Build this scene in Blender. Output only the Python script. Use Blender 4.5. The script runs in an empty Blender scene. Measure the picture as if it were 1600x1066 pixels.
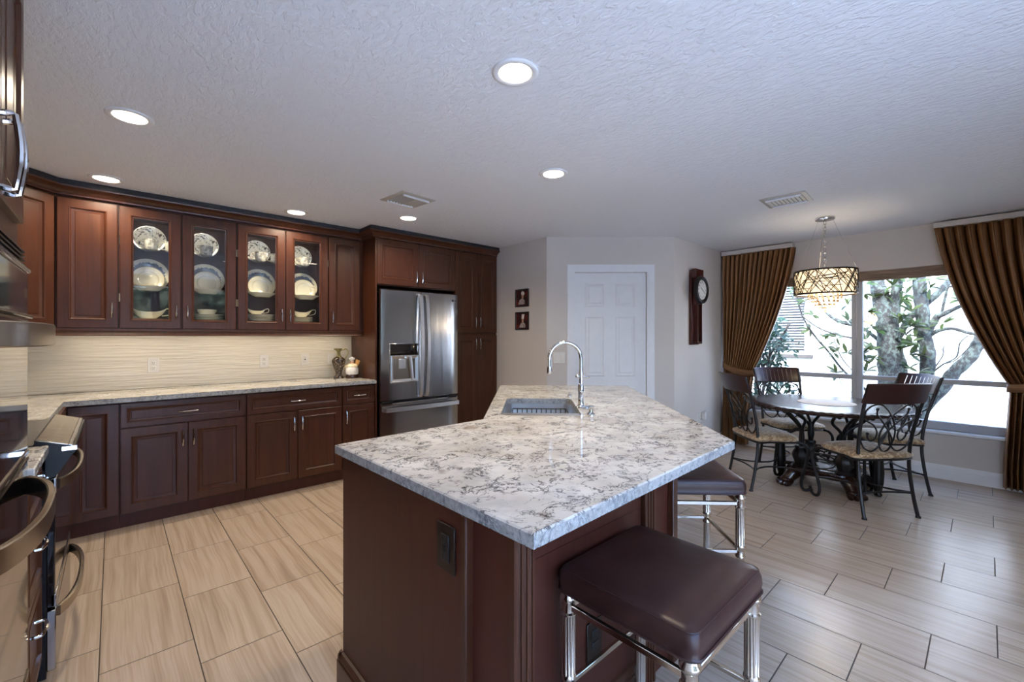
import bpy, bmesh, math, random
from math import pi, sin, cos, radians, sqrt, hypot, atan2
from mathutils import Vector, Matrix
random.seed(7)
SC = bpy.context.scene
COL = SC.collection

# ------------------------------------------------------------------ camera, sky, sun, exposure
CAM_Z = 1.345
cam_data = bpy.data.cameras.new('camera')
cam = bpy.data.objects.new('camera', cam_data)
COL.objects.link(cam)
cam.location = (0, 0, CAM_Z)
cam.rotation_euler = (pi / 2, 0, -radians(42.48))
cam_data.sensor_width = 36.0
cam_data.lens = 15.3
cam_data.shift_y = -5.5 / 1600
cam_data.clip_start = 0.02
SC.camera = cam

world = bpy.data.worlds.new('sky')
SC.world = world
world.use_nodes = True
wn = world.node_tree
sky = wn.nodes.new('ShaderNodeTexSky')
sky.sky_type = 'NISHITA'
sky.sun_disc = False
sky.sun_elevation = radians(48)
sky.sun_rotation = radians(280)
sky.altitude = 50
sky.dust_density = 2.5
wb = wn.nodes.new('ShaderNodeMix'); wb.data_type = 'RGBA'; wb.blend_type = 'MULTIPLY'; wb.inputs[0].default_value = 1.0
wb.inputs[7].default_value = (0.84, 0.96, 1.17, 1)      # camera white balance set between lamps and daylight
wn.links.new(sky.outputs[0], wb.inputs[6]); wn.links.new(wb.outputs[2], wn.nodes['Background'].inputs[0])
wn.nodes['Background'].inputs[1].default_value = 1.7

sun_data = bpy.data.lights.new('sun', 'SUN')
sun_data.energy = 6.0
sun_data.angle = radians(2)
sun_data.color = (0.88, 0.96, 1.0)
sun = bpy.data.objects.new('sun', sun_data)
COL.objects.link(sun)
sun.rotation_euler = (0, radians(-42), radians(20))     # shines from behind the house towards the neighbour's wall

SC.view_settings.view_transform = 'Standard'
SC.view_settings.look = 'None'
SC.view_settings.gamma = 1.0
SC.view_settings.use_curve_mapping = False
SC.view_settings.exposure = 0.50
SC.cycles.use_denoising = True
SC.cycles.max_bounces = 10
SC.cycles.diffuse_bounces = 5
SC.cycles.glossy_bounces = 5
SC.cycles.transparent_max_bounces = 16
SC.cycles.caustics_reflective = False
SC.cycles.caustics_refractive = False
SC.cycles.sample_clamp_indirect = 6.0
POWER_DOWN = 7.0      # watts of each ceiling downlight
POWER_ADDED_PUCK = 0.26
POWER_STRIP = 1.1      # watts of each strip under the cabinets

# ------------------------------------------------------------------ materials
class NT:
    def __init__(s, name):
        s.m = bpy.data.materials.new(name); s.m.use_nodes = True
        s.t = s.m.node_tree; s.b = s.t.nodes['Principled BSDF']
    def n(s, typ, **kw):
        nd = s.t.nodes.new('ShaderNode' + typ)
        for k, v in kw.items(): setattr(nd, k, v)
        return nd
    def set(s, sock, v):
        if isinstance(v, bpy.types.NodeSocket): s.t.links.new(v, sock)
        else: sock.default_value = v
    def mt(s, op, a, b=None, c=None):
        nd = s.n('Math', operation=op)
        for i, v in enumerate((a, b, c)):
            if v is not None: s.set(nd.inputs[i], v)
        return nd.outputs[0]
    def obj(s): return s.n('TexCoord').outputs['Object']
    def sep(s, v):
        nd = s.n('SeparateXYZ'); s.t.links.new(v, nd.inputs[0]); return nd.outputs
    def comb(s, x, y, z):
        nd = s.n('CombineXYZ')
        for i, v in enumerate((x, y, z)): s.set(nd.inputs[i], v)
        return nd.outputs[0]
    def mapping(s, v, scale=(1, 1, 1), rot=(0, 0, 0), loc=(0, 0, 0)):
        nd = s.n('Mapping'); s.t.links.new(v, nd.inputs[0])
        nd.inputs['Scale'].default_value = scale; nd.inputs['Rotation'].default_value = rot; nd.inputs['Location'].default_value = loc
        return nd.outputs[0]
    def noise(s, v, scale=5, detail=3, rough=0.5, dist=0.0):
        nd = s.n('TexNoise'); s.t.links.new(v, nd.inputs['Vector'])
        nd.inputs['Scale'].default_value = scale; nd.inputs['Detail'].default_value = detail
        nd.inputs['Roughness'].default_value = rough; nd.inputs['Distortion'].default_value = dist
        return nd.outputs['Fac']
    def ramp(s, v, stops, interp='LINEAR'):
        nd = s.n('ValToRGB'); s.t.links.new(v, nd.inputs[0]); cr = nd.color_ramp; cr.interpolation = interp
        while len(cr.elements) < len(stops): cr.elements.new(0.5)
        for e, (p, c) in zip(cr.elements, stops):
            e.position = p; e.color = (c[0], c[1], c[2], 1) if not isinstance(c, (int, float)) else (c, c, c, 1)
        return nd.outputs[0]
    def mix(s, fac, a, b, mode='MIX'):
        nd = s.n('Mix', data_type='RGBA', blend_type=mode)
        s.set(nd.inputs[0], fac)
        for sock, v in ((nd.inputs[6], a), (nd.inputs[7], b)):
            s.set(sock, v if isinstance(v, bpy.types.NodeSocket) else (v[0], v[1], v[2], 1))
        return nd.outputs[2]
    def bump(s, h, strength=0.2, dist=0.01):
        nd = s.n('Bump'); s.t.links.new(h, nd.inputs['Height'])
        nd.inputs['Strength'].default_value = strength; nd.inputs['Distance'].default_value = dist
        s.t.links.new(nd.outputs[0], s.b.inputs['Normal'])
    def base(s, c):
        s.set(s.b.inputs['Base Color'], c if isinstance(c, bpy.types.NodeSocket) else (c[0], c[1], c[2], 1))
    def p(s, rough=0.5, metal=0.0, spec=0.5, coat=0.0, coat_rough=0.1, sheen=0.0):
        b = s.b.inputs
        s.set(b['Roughness'], rough); b['Metallic'].default_value = metal; b['Specular IOR Level'].default_value = spec
        b['Coat Weight'].default_value = coat; b['Coat Roughness'].default_value = coat_rough; b['Sheen Weight'].default_value = sheen
        return s

def simple(name, col, rough=0.5, metal=0.0, spec=0.5, coat=0.0, var=0.06, scale=12, bump=0.0, bscale=60):
    t = NT(name); o = t.obj()
    nz = t.noise(o, scale, 3)
    t.base(t.ramp(nz, [(0.3, [c * (1 - var) for c in col]), (0.7, [min(1, c * (1 + var)) for c in col])]))
    t.p(rough, metal, spec, coat)
    if bump: t.bump(t.noise(o, bscale, 3), bump, 0.004)
    return t.m

def emit(name, col, strength):
    t = NT(name); t.base((0.8, 0.8, 0.8))
    t.b.inputs['Emission Color'].default_value = (col[0], col[1], col[2], 1)
    t.b.inputs['Emission Strength'].default_value = strength
    return t.m

def wood(name, c1, c2, rough=0.3, grain=(9, 9, 0.7), coat=0.06, coat_rough=0.2):
    t = NT(name); o = t.obj()
    a = t.noise(t.mapping(o, grain), 3.0, 5, 0.6, 0.6)
    bl = t.noise(o, 2.2, 2)
    col = t.mix(t.ramp(a, [(0.32, 0.0), (0.68, 1.0)]), c1, c2)
    t.base(t.mix(0.35, col, t.mix(bl, [c * 0.7 for c in c1], [c * 1.25 for c in c2])))
    t.p(rough, 0, 0.42, coat, coat_rough)
    t.bump(a, 0.03, 0.002)
    return t.m

MT = {}
MT['cherry'] = wood('cherry wood', (0.040, 0.0112, 0.0050), (0.080, 0.0250, 0.0095), 0.36)
MT['cherry_dark'] = wood('dark cherry wood', (0.052, 0.0115, 0.0060), (0.082, 0.0195, 0.0100), 0.44, coat=0.0)
MT['cabinet_inside'] = wood('cabinet lining', (0.04, 0.014, 0.009), (0.06, 0.022, 0.014), 0.5, coat=0.0)
MT['walnut'] = wood('table walnut', (0.012, 0.0055, 0.0042), (0.026, 0.010, 0.007), 0.24, (3, 14, 3), 0.0, 0.1)
MT['rail_wood'] = wood('chair rail wood', (0.017, 0.0042, 0.0034), (0.036, 0.0085, 0.0065), 0.32, (14, 3, 0.8))
MT['mahogany'] = wood('clock mahogany', (0.03, 0.006, 0.005), (0.07, 0.014, 0.010), 0.25)
MT['chrome'] = simple('chrome', (0.66, 0.66, 0.67), 0.08, 1.0, var=0.02)
MT['nickel'] = simple('champagne nickel', (0.76, 0.68, 0.58), 0.16, 1.0, var=0.03)
MT['bronze'] = simple('bronze outlet plate', (0.035, 0.024, 0.018), 0.3, 0.6, var=0.1)
MT['black_plastic'] = simple('black plastic', (0.012, 0.012, 0.013), 0.3, 0, var=0.1)
MT['iron'] = simple('wrought iron', (0.016, 0.014, 0.014), 0.42, 0.5, var=0.2, bump=0.15, bscale=120)
MT['white_paint'] = simple('white paint', (0.74, 0.75, 0.77), 0.4, var=0.02)
MT['frame_alu'] = simple('window frame aluminium', (0.40, 0.42, 0.45), 0.4, 0.0, var=0.03)
MT['white_plastic'] = simple('white plastic', (0.72, 0.70, 0.66), 0.35, var=0.02)
MT['vent_paint'] = simple('vent paint', (0.47, 0.45, 0.41), 0.45, var=0.03)
MT['dark'] = simple('dark void', (0.01, 0.01, 0.01), 0.7)
MT['black_glass'] = simple('black oven glass', (0.008, 0.007, 0.007), 0.04, 0, 0.6, 0.6, var=0.05)
MT['black_enamel'] = simple('black enamel', (0.006, 0.008, 0.012), 0.35, 0, 0.3, var=0.05)
MT['cream_china'] = simple('cream china', (0.88, 0.82, 0.66), 0.12, 0, 0.5, 0.4, var=0.02)
MT['green_glaze'] = simple('olive glaze', (0.22, 0.2, 0.07), 0.15, 0, 0.5, 0.5, var=0.3)
MT['white_cloth'] = simple('white doily', (0.85, 0.85, 0.87), 0.8, var=0.04, bump=0.5, bscale=200)
MT['lamp_lens'] = emit('lamp lens', (1.0, 0.86, 0.66), 9.0)
MT['strip_lens'] = emit('strip lens', (1.0, 0.78, 0.5), 3.0)
MT['shade_glow'] = emit('lit shade lining', (1.0, 0.72, 0.40), 0.85)
MT['bulb'] = emit('bulb', (1.0, 0.85, 0.62), 14.0)
MT['bark_twig'] = simple('twig bark', (0.07, 0.06, 0.052), 0.85, var=0.25)

def _steel(name, col, rough):
    t = NT(name); o = t.obj()
    w = t.noise(t.mapping(o, (6, 6, 0.35)), 1.4, 2)
    t.base(t.ramp(w, [(0.3, [c * 0.94 for c in col]), (0.7, col)]))
    t.p(rough, 1.0, 0.5)
    t.b.inputs['Anisotropic'].default_value = 0.4
    tg = t.n('Tangent', direction_type='RADIAL', axis='Z'); t.t.links.new(tg.outputs[0], t.b.inputs['Tangent'])
    t.bump(w, 0.12, 0.02)
    return t.m
MT['steel'] = _steel('brushed stainless', (0.43, 0.43, 0.435), 0.19)
MT['steel_dark'] = _steel('bronze tinted stainless', (0.40, 0.35, 0.29), 0.26)
MT['steel_sink'] = _steel('sink stainless', (0.86, 0.86, 0.87), 0.28)

def _ceiling():
    t = NT('knockdown ceiling'); o = t.obj()
    t.base((0.79, 0.81, 0.85)); t.p(0.75, 0, 0.3)
    a = t.noise(t.mapping(o, (46, 20, 20), (0, 0, radians(35))), 1.0, 4, 0.6, 0.35)
    h = t.ramp(a, [(0.42, 0.0), (0.56, 1.0)])
    t.bump(h, 0.45, 0.006)
    return t.m
MT['ceiling'] = _ceiling()

def _wall():
    t = NT('warm grey wall paint'); o = t.obj()
    nz = t.noise(o, 1.2, 2)
    t.base(t.ramp(nz, [(0.3, (0.56, 0.52, 0.485)), (0.7, (0.60, 0.56, 0.525))])); t.p(0.6, 0, 0.35)
    t.bump(t.noise(o, 55, 3, 0.6), 0.16, 0.004)
    return t.m
MT['wall'] = _wall()

def _floor():
    t = NT('striated porcelain tile'); o = t.obj(); x, y, z = t.sep(o)
    s, L = 0.3085, 0.605
    u = t.mt('DIVIDE', t.mt('SUBTRACT', x, 2.733), s); k = t.mt('FLOOR', u); fu = t.mt('SUBTRACT', u, k)
    v = t.mt('DIVIDE', t.mt('ADD', t.mt('SUBTRACT', y, 0.575), t.mt('MULTIPLY', k, 0.2017)), L)
    kv = t.mt('FLOOR', v); fv = t.mt('SUBTRACT', v, kv)
    du = t.mt('MULTIPLY', t.mt('MINIMUM', fu, t.mt('SUBTRACT', 1.0, fu)), s)
    dv = t.mt('MULTIPLY', t.mt('MINIMUM', fv, t.mt('SUBTRACT', 1.0, fv)), L)
    d = t.mt('MINIMUM', du, dv)
    mr = t.n('MapRange', interpolation_type='SMOOTHSTEP'); t.set(mr.inputs[0], d)
    mr.inputs[1].default_value = 0.0014; mr.inputs[2].default_value = 0.0032
    wn_ = t.n('TexWhiteNoise', noise_dimensions='2D'); t.set(wn_.inputs['Vector'], t.comb(k, kv, 0.0))
    r = wn_.outputs['Value']
    off = t.mt('MULTIPLY', r, 37.0)
    wob = t.mt('MULTIPLY', t.noise(o, 2.5, 2), 0.035)
    xs = t.mt('ADD', x, wob)
    fine = t.noise(t.comb(t.mt('ADD', t.mt('MULTIPLY', xs, 95.0), off), t.mt('ADD', t.mt('MULTIPLY', y, 1.3), off), 0.0), 1.0, 3, 0.55)
    wide = t.noise(t.comb(t.mt('ADD', t.mt('MULTIPLY', xs, 24.0), off), t.mt('ADD', t.mt('MULTIPLY', y, 0.8), off), 3.0), 1.0, 2, 0.5)
    st = t.mt('ADD', t.mt('MULTIPLY', fine, 0.42), t.mt('MULTIPLY', wide, 0.58))
    col = t.ramp(st, [(0.34, (0.325, 0.245, 0.180)), (0.45, (0.42, 0.325, 0.24)), (0.56, (0.505, 0.405, 0.312)), (0.68, (0.385, 0.295, 0.217))])
    col = t.mix(t.mt('MULTIPLY', t.mt('SUBTRACT', r, 0.0), 0.18), col, (0.40, 0.30, 0.225))
    t.base(t.mix(mr.outputs[0], (0.065, 0.048, 0.036), col))
    rg = t.mt('SUBTRACT', 0.75, t.mt('MULTIPLY', mr.outputs[0], 0.50))
    t.p(0.3, 0, 0.5); t.set(t.b.inputs['Roughness'], rg)
    t.bump(mr.outputs[0], 0.5, 0.0015)
    return t.m
MT['floor'] = _floor()

def _granite(name, edge):
    t = NT(name); o = t.obj()
    w1 = t.noise(o, 5.0, 3, 0.55)
    dist = t.n('VectorMath', operation='ADD'); t.t.links.new(o, dist.inputs[0])
    nz = t.n('TexNoise'); nz.inputs['Scale'].default_value = 9; nz.inputs['Detail'].default_value = 4
    t.t.links.new(o, nz.inputs['Vector'])
    sc = t.n('VectorMath', operation='SCALE'); t.t.links.new(nz.outputs['Color'], sc.inputs[0]); sc.inputs['Scale'].default_value = 0.16
    t.t.links.new(sc.outputs[0], dist.inputs[1]); dv = dist.outputs[0]
    def vein(scale, width, seed):
        n = t.noise(t.mapping(dv, (1, 1.25, 1), (0, 0, 0.5), (seed, seed * 0.7, 0)), scale, 5, 0.6)
        a = t.mt('ABSOLUTE', t.mt('SUBTRACT', n, 0.5))
        return t.ramp(a, [(0.0, 1.0), (width, 0.0)])
    m1 = t.ramp(t.noise(t.mapping(o, loc=(3, 1, 0)), 11.0, 2), [(0.43, 0.0), (0.50, 1.0)])
    m2 = t.ramp(t.noise(t.mapping(o, loc=(9, 4, 0)), 17.0, 2), [(0.47, 0.0), (0.58, 1.0)])
    v1 = t.mt('MULTIPLY', vein(9.5, 0.024, 2.0), m1)
    v2 = t.mt('MULTIPLY', vein(17, 0.030, 5.0), m2)
    blot = t.ramp(t.noise(t.mapping(o, loc=(1, 7, 0)), 9.0, 4, 0.65), [(0.50, 0.0), (0.66, 1.0)])
    brown = t.ramp(t.noise(t.mapping(o, loc=(5, 2, 0)), 5.5, 3), [(0.645, 0.0), (0.70, 1.0)])
    basec = t.mix(t.ramp(w1, [(0.35, 0.0), (0.65, 1.0)]), (0.54, 0.505, 0.445), (0.74, 0.715, 0.665))
    c = t.mix(t.mt('MULTIPLY', blot, 0.42), basec, (0.34, 0.35, 0.37))
    c = t.mix(t.mt('MULTIPLY', brown, 0.65), c, (0.26, 0.20, 0.145))
    c = t.mix(t.mt('MULTIPLY', v2, 0.85), c, (0.050, 0.054, 0.066))
    c = t.mix(t.mt('MULTIPLY', v1, 0.92), c, (0.026, 0.029, 0.038))
    if edge:
        rough_n = t.noise(o, 60, 4, 0.65)
        c = t.mix(0.55, c, t.mix(t.ramp(rough_n, [(0.4, 0.0), (0.6, 1.0)]), (0.09, 0.105, 0.12), (0.36, 0.38, 0.39)))
        t.bump(rough_n, 0.5, 0.004)
    t.base(c); t.p(0.35 if edge else 0.08, 0, 0.5)
    return t.m
MT['granite'] = _granite('veined quartz', False)
MT['granite_edge'] = _granite('rough cut quartz edge', True)

def _splash():
    t = NT('rippled cream tile'); o = t.obj(); x, y, z = t.sep(o)
    w = t.noise(t.comb(t.mt('MULTIPLY', x, 3.0), t.mt('MULTIPLY', y, 3.0), t.mt('MULTIPLY', z, 58.0)), 1.0, 2, 0.4, 0.3)
    t.base((0.70, 0.655, 0.56)); t.p(0.3, 0, 0.5)
    t.bump(t.ramp(w, [(0.3, 0.0), (0.7, 1.0)]), 0.55, 0.008)
    return t.m
MT['splash'] = _splash()

def _leather():
    t = NT('brown leather'); o = t.obj()
    n1 = t.noise(o, 8, 3); n2 = t.noise(o, 240, 2)
    t.base(t.ramp(n1, [(0.3, (0.032, 0.0115, 0.0090)), (0.7, (0.050, 0.0195, 0.0155))])); t.p(0.38, 0, 0.4)
    h = t.mt('ADD', t.mt('MULTIPLY', n1, 0.6), t.mt('MULTIPLY', n2, 0.12)); t.bump(h, 0.25, 0.006)
    return t.m
MT['leather'] = _leather()

def _damask():
    t = NT('gold damask'); o = t.obj()
    n = t.noise(o, 34, 3, 0.6, 1.2)
    t.base(t.ramp(n, [(0.42, (0.21, 0.115, 0.050)), (0.52, (0.40, 0.265, 0.135)), (0.62, (0.52, 0.39, 0.235))])); t.p(0.55, 0, 0.4, 0, 0.1, 0.3)
    t.bump(n, 0.2, 0.003)
    return t.m
MT['damask'] = _damask()

def _drape():
    t = NT('striped bronze satin'); uv = t.n('TexCoord').outputs['UV']; x, y, z = t.sep(uv)
    a = t.noise(t.comb(t.mt('MULTIPLY', x, 46.0), 0.0, 0.0), 1.0, 2, 0.5)
    b = t.noise(t.comb(t.mt('MULTIPLY', x, 160.0), 0.0, 4.0), 1.0, 1, 0.5)
    s = t.mt('ADD', t.mt('MULTIPLY', a, 0.7), t.mt('MULTIPLY', b, 0.3))
    t.base(t.ramp(s, [(0.36, (0.018, 0.008, 0.004)), (0.45, (0.145, 0.063, 0.023)), (0.55, (0.30, 0.145, 0.056)), (0.64, (0.055, 0.026, 0.011))]))
    t.p(0.36, 0, 0.45, 0, 0.1, 0.0)
    return t.m
MT['drape'] = _drape()

def _shade():
    t = NT('woven window shade'); o = t.obj(); x, y, z = t.sep(o)
    w = t.noise(t.comb(t.mt('MULTIPLY', x, 20.0), t.mt('MULTIPLY', y, 6.0), t.mt('MULTIPLY', z, 160.0)), 1.0, 2)
    t.base(t.ramp(w, [(0.35, (0.15, 0.10, 0.07)), (0.65, (0.30, 0.22, 0.16))])); t.p(0.7)
    return t.m
MT['shade'] = _shade()

def _glass(name, tint=(1, 1, 1), low=0.03):
    t = NT(name); nt = t.t
    tr = t.n('BsdfTransparent'); tr.inputs[0].default_value = (*tint, 1)
    gl = t.n('BsdfGlossy'); gl.inputs['Roughness'].default_value = 0.0
    lw = t.n('LayerWeight'); lw.inputs[0].default_value = 0.5
    f = t.mt('ADD', low, t.mt('MULTIPLY', t.mt('POWER', lw.outputs['Facing'], 5.0), 0.9))
    mx = t.n('MixShader'); t.set(mx.inputs[0], f)
    nt.links.new(tr.outputs[0], mx.inputs[1]); nt.links.new(gl.outputs[0], mx.inputs[2])
    nt.links.new(mx.outputs[0], nt.nodes['Material Output'].inputs[0])
    return t.m
MT['glass'] = _glass('window glass', (0.96, 0.98, 0.98))
MT['cabinet_glass'] = _glass('cabinet door glass', (0.97, 0.98, 0.97), 0.045)
MT['crystal'] = _glass('crystal bead', (0.78, 0.66, 0.50), 0.30)

def _plate(name, kind, R):
    t = NT(name); o = t.obj(); x, y, z = t.sep(o)
    r = t.mt('DIVIDE', t.mt('SQRT', t.mt('ADD', t.mt('MULTIPLY', x, x), t.mt('MULTIPLY', y, y))), R)
    cream = (0.90, 0.86, 0.73)
    if kind == 'transfer':
        n = t.noise(o, 42, 3, 0.6, 1.0)
        pat = t.ramp(n, [(0.42, 1.0), (0.47, 0.0)])
        band = t.ramp(r, [(0.0, 0.55), (0.5, 0.55), (0.56, 0.0), (0.60, 0.95), (0.95, 0.95), (0.98, 0.2)])
        t.base(t.mix(t.mt('MULTIPLY', pat, band), (0.88, 0.86, 0.78), (0.05, 0.035, 0.03)))
    elif kind == 'charger':
        n = t.noise(o, 75, 2, 0.5)
        rr = t.mt('ADD', r, t.mt('MULTIPLY', t.mt('SUBTRACT', n, 0.5), 0.35))
        t.base(t.ramp(rr, [(0.0, cream), (0.50, cream), (0.53, (0.10, 0.12, 0.17)), (0.76, (0.14, 0.17, 0.24)), (0.80, cream), (1.0, (0.84, 0.79, 0.62))]))
    else:
        t.base(t.ramp(r, [(0.0, cream), (0.60, cream), (0.62, (0.52, 0.47, 0.36)), (0.65, cream), (0.93, (0.82, 0.77, 0.62)), (0.97, (0.5, 0.4, 0.2))]))
    t.p(0.12, 0, 0.5, 0.4)
    return t.m
MT['plate_transfer'] = _plate('transferware', 'transfer', 0.105)
MT['plate_charger'] = _plate('blue banded charger', 'charger', 0.14)
MT['plate_plain'] = _plate('cream ringed plate', 'plain', 0.105)

def _vase():
    t = NT('dark speckled glaze'); o = t.obj()
    n = t.noise(o, 70, 2, 0.5)
    t.base(t.ramp(n, [(0.56, (0.035, 0.020, 0.012)), (0.66, (0.28, 0.22, 0.15))])); t.p(0.15, 0, 0.5, 0.5)
    return t.m
MT['vase'] = _vase()

def _bark():
    t = NT('lichen bark'); o = t.obj()
    n = t.noise(t.mapping(o, (1, 1, 0.7)), 27, 4, 0.7)
    m = t.noise(o, 3, 2)
    base = t.mix(m, (0.040, 0.036, 0.032), (0.070, 0.066, 0.060))
    t.base(t.mix(t.ramp(n, [(0.47, 0.0), (0.56, 1.0)]), base, (0.125, 0.15, 0.13))); t.p(0.9)
    t.bump(n, 0.6, 0.02)
    return t.m
MT['bark'] = _bark()
def _leaf(name, a, b):
    t = NT(name); o = t.obj()
    n = t.noise(o, 5.0, 2)
    t.base(t.ramp(n, [(0.35, a), (0.65, b)])); t.p(0.4, 0, 0.5)
    tl = t.n('BsdfTranslucent'); tl.inputs[0].default_value = (b[0] * 1.3, b[1] * 1.3, b[2], 1)
    mx = t.n('MixShader'); mx.inputs[0].default_value = 0.15
    t.t.links.new(t.b.outputs[0], mx.inputs[1]); t.t.links.new(tl.outputs[0], mx.inputs[2])
    t.t.links.new(mx.outputs[0], t.t.nodes['Material Output'].inputs[0])
    return t.m
MT['leaf'] = _leaf('magnolia leaf', (0.022, 0.050, 0.012), (0.065, 0.085, 0.022))
MT['leaf_dark'] = _leaf('shrub leaf', (0.010, 0.042, 0.026), (0.030, 0.085, 0.045))
def _stucco():
    t = NT('white stucco'); o = t.obj(); n = t.noise(o, 26, 4, 0.65)
    t.base(t.ramp(n, [(0.3, (0.74, 0.74, 0.73)), (0.7, (0.84, 0.84, 0.83))])); t.p(0.9); t.bump(n, 0.5, 0.02)
    return t.m
MT['stucco'] = _stucco()
def _soil():
    t = NT('leaf litter'); o = t.obj(); n = t.noise(o, 16, 5, 0.7)
    t.base(t.ramp(n, [(0.35, (0.10, 0.085, 0.07)), (0.55, (0.28, 0.26, 0.23)), (0.7, (0.46, 0.44, 0.41))])); t.p(0.95); t.bump(n, 0.8, 0.03)
    return t.m
MT['soil'] = _soil()

MT['steel_handle'] = simple('satin handle steel', (0.72, 0.74, 0.77), 0.32, 1.0, var=.02)
t_ = NT('hedge foliage'); o_ = t_.obj(); t_.base(t_.ramp(t_.noise(o_, 1.6, 5, 0.75), [(.44, (.006, .012, .005)), (.54, (.05, .065, .03)), (.64, (.26, .25, .15))])); t_.p(.9); MT['hedge'] = t_.m  # noise paints lit and dark patches into the foliage colour
MT['crown_shadow_gap'] = simple('blue black painted shadow gap', (0.012, 0.015, 0.021), .5)
MT['patio'] = simple('pale patio paving', (0.78, 0.78, 0.78), 0.9, var=0.04)  # unseen paving, kept pale to bounce sunlight onto the ceiling

# ------------------------------------------------------------------ mesh helpers
class MB:
    def __init__(s): s.bm = bmesh.new()
    def _merge(s, bm2):
        me = bpy.data.meshes.new('tmp'); bm2.to_mesh(me); bm2.free(); s.bm.from_mesh(me); bpy.data.meshes.remove(me)
    def box(s, x0, x1, y0, y1, z0, z1, bev=0.0, seg=1, mat=None):
        b = bmesh.new(); vs = []
        for x, y, z in ((x0, y0, z0), (x1, y0, z0), (x1, y1, z0), (x0, y1, z0), (x0, y0, z1), (x1, y0, z1), (x1, y1, z1), (x0, y1, z1)):
            vs.append(b.verts.new((x, y, z)))
        for f in ((0, 3, 2, 1), (4, 5, 6, 7), (0, 1, 5, 4), (1, 2, 6, 5), (2, 3, 7, 6), (3, 0, 4, 7)): b.faces.new([vs[i] for i in f])
        if bev: bmesh.ops.bevel(b, geom=list(b.edges), offset=bev, segments=seg, affect='EDGES', profile=0.6)
        if mat is not None: bmesh.ops.transform(b, matrix=mat, verts=b.verts)
        s._merge(b); return s
    def obox(s, c, a, b_, n, w, d, h, bev=0.0):     # box centred at c, axes a (w), b_ (d), n (h)
        m = Matrix((Vector(a), Vector(b_), Vector(n))).transposed().to_4x4(); m.translation = Vector(c)
        return s.box(-w / 2, w / 2, -d / 2, d / 2, -h / 2, h / 2, bev, 1, m)
    def prism(s, poly, z0, z1, bev=0.0, seg=2):
        b = bmesh.new()
        lo = [b.verts.new((x, y, z0)) for x, y in poly]; hi = [b.verts.new((x, y, z1)) for x, y in poly]
        n = len(poly); bot = b.faces.new(lo[::-1]); top = b.faces.new(hi)
        for i in range(n): b.faces.new((lo[i], lo[(i + 1) % n], hi[(i + 1) % n], hi[i]))
        if bev: bmesh.ops.bevel(b, geom=list(top.edges) + list(bot.edges), offset=bev, segments=seg, affect='EDGES')
        s._merge(b); return s
    def loops(s, rings, closed_ring=True, cap0=True, cap1=True, wrap=False):
        vr = [[s.bm.verts.new(p) for p in r] for r in rings]; n = len(vr[0])
        pairs = list(zip(vr, vr[1:])) + ([(vr[-1], vr[0])] if wrap else [])
        for r0, r1 in pairs:
            for i in range(n if closed_ring else n - 1):
                j = (i + 1) % n
                try: s.bm.faces.new((r0[i], r0[j], r1[j], r1[i]))
                except ValueError: pass
        if closed_ring and not wrap:
            if cap0: s.bm.faces.new(vr[0][::-1])
            if cap1: s.bm.faces.new(vr[-1])
        return s
    def tube(s, pts, r, seg=8, closed=False):
        P = [Vector(p) for p in pts]; n = len(P); rs = r if isinstance(r, (list, tuple)) else [r] * n
        up = Vector((0, 0, 1)); rings = []; prev = None
        for i in range(n):
            a = P[(i - 1) % n] if closed else P[max(i - 1, 0)]; b = P[(i + 1) % n] if closed else P[min(i + 1, n - 1)]
            t = (b - a)
            if t.length < 1e-9: t = Vector((0, 0, 1))
            t.normalize()
            if prev is None:
                x = t.cross(up)
                if x.length < 0.05: x = t.cross(Vector((1, 0, 0)))
            else: x = prev - t * prev.dot(t)
            x.normalize(); y = t.cross(x); prev = x
            rings.append([P[i] + (x * cos(2 * pi * k / seg) + y * sin(2 * pi * k / seg)) * rs[i] for k in range(seg)])
        return s.loops(rings, wrap=closed)
    def strip(s, pts, wid_axis, w, t):             # rectangular section swept along pts, width along wid_axis
        P = [Vector(p) for p in pts]; n = len(P); B = Vector(wid_axis).normalized(); rings = []
        for i in range(n):
            tg = (P[min(i + 1, n - 1)] - P[max(i - 1, 0)]).normalized(); nn = tg.cross(B).normalized()
            c = 0.25 * t
            rings.append([P[i] + B * (a * w / 2) + nn * (b * t / 2) for a, b in ((-0.9, -1), (0.9, -1), (1, -0.6), (1, 0.6), (0.9, 1), (-0.9, 1), (-1, 0.6), (-1, -0.6))])
        return s.loops(rings)
    def lathe(s, prof, c=(0, 0, 0), seg=24, axis='z', sx=1.0, sy=1.0, mod=None):
        c = Vector(c); rings = []
        for k, (r, z) in enumerate(prof):
            ring = []
            for i in range(seg):
                a = 2 * pi * i / seg; rr = max(r, 1e-4) * (mod(a, k) if mod else 1.0)
                v = (rr * cos(a) * sx, rr * sin(a) * sy, z)
                if axis == 'y': v = (v[0], v[2], v[1])
                elif axis == 'x': v = (v[2], v[0], v[1])
                ring.append(c + Vector(v))
            rings.append(ring)
        return s.loops(rings, wrap=prof[0][0] > 1e-3)
    def ball(s, c, rx, ry=None, rz=None, seg=12, rot=None):
        ry = ry or rx; rz = rz or rx
        b = bmesh.new(); bmesh.ops.create_uvsphere(b, u_segments=seg, v_segments=max(6, seg // 2), radius=1.0)
        m = Matrix.Diagonal((rx, ry, rz, 1.0))
        if rot is not None: m = rot.to_4x4() @ m
        m.translation = Vector(c); bmesh.ops.transform(b, matrix=m, verts=b.verts); s._merge(b); return s
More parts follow.
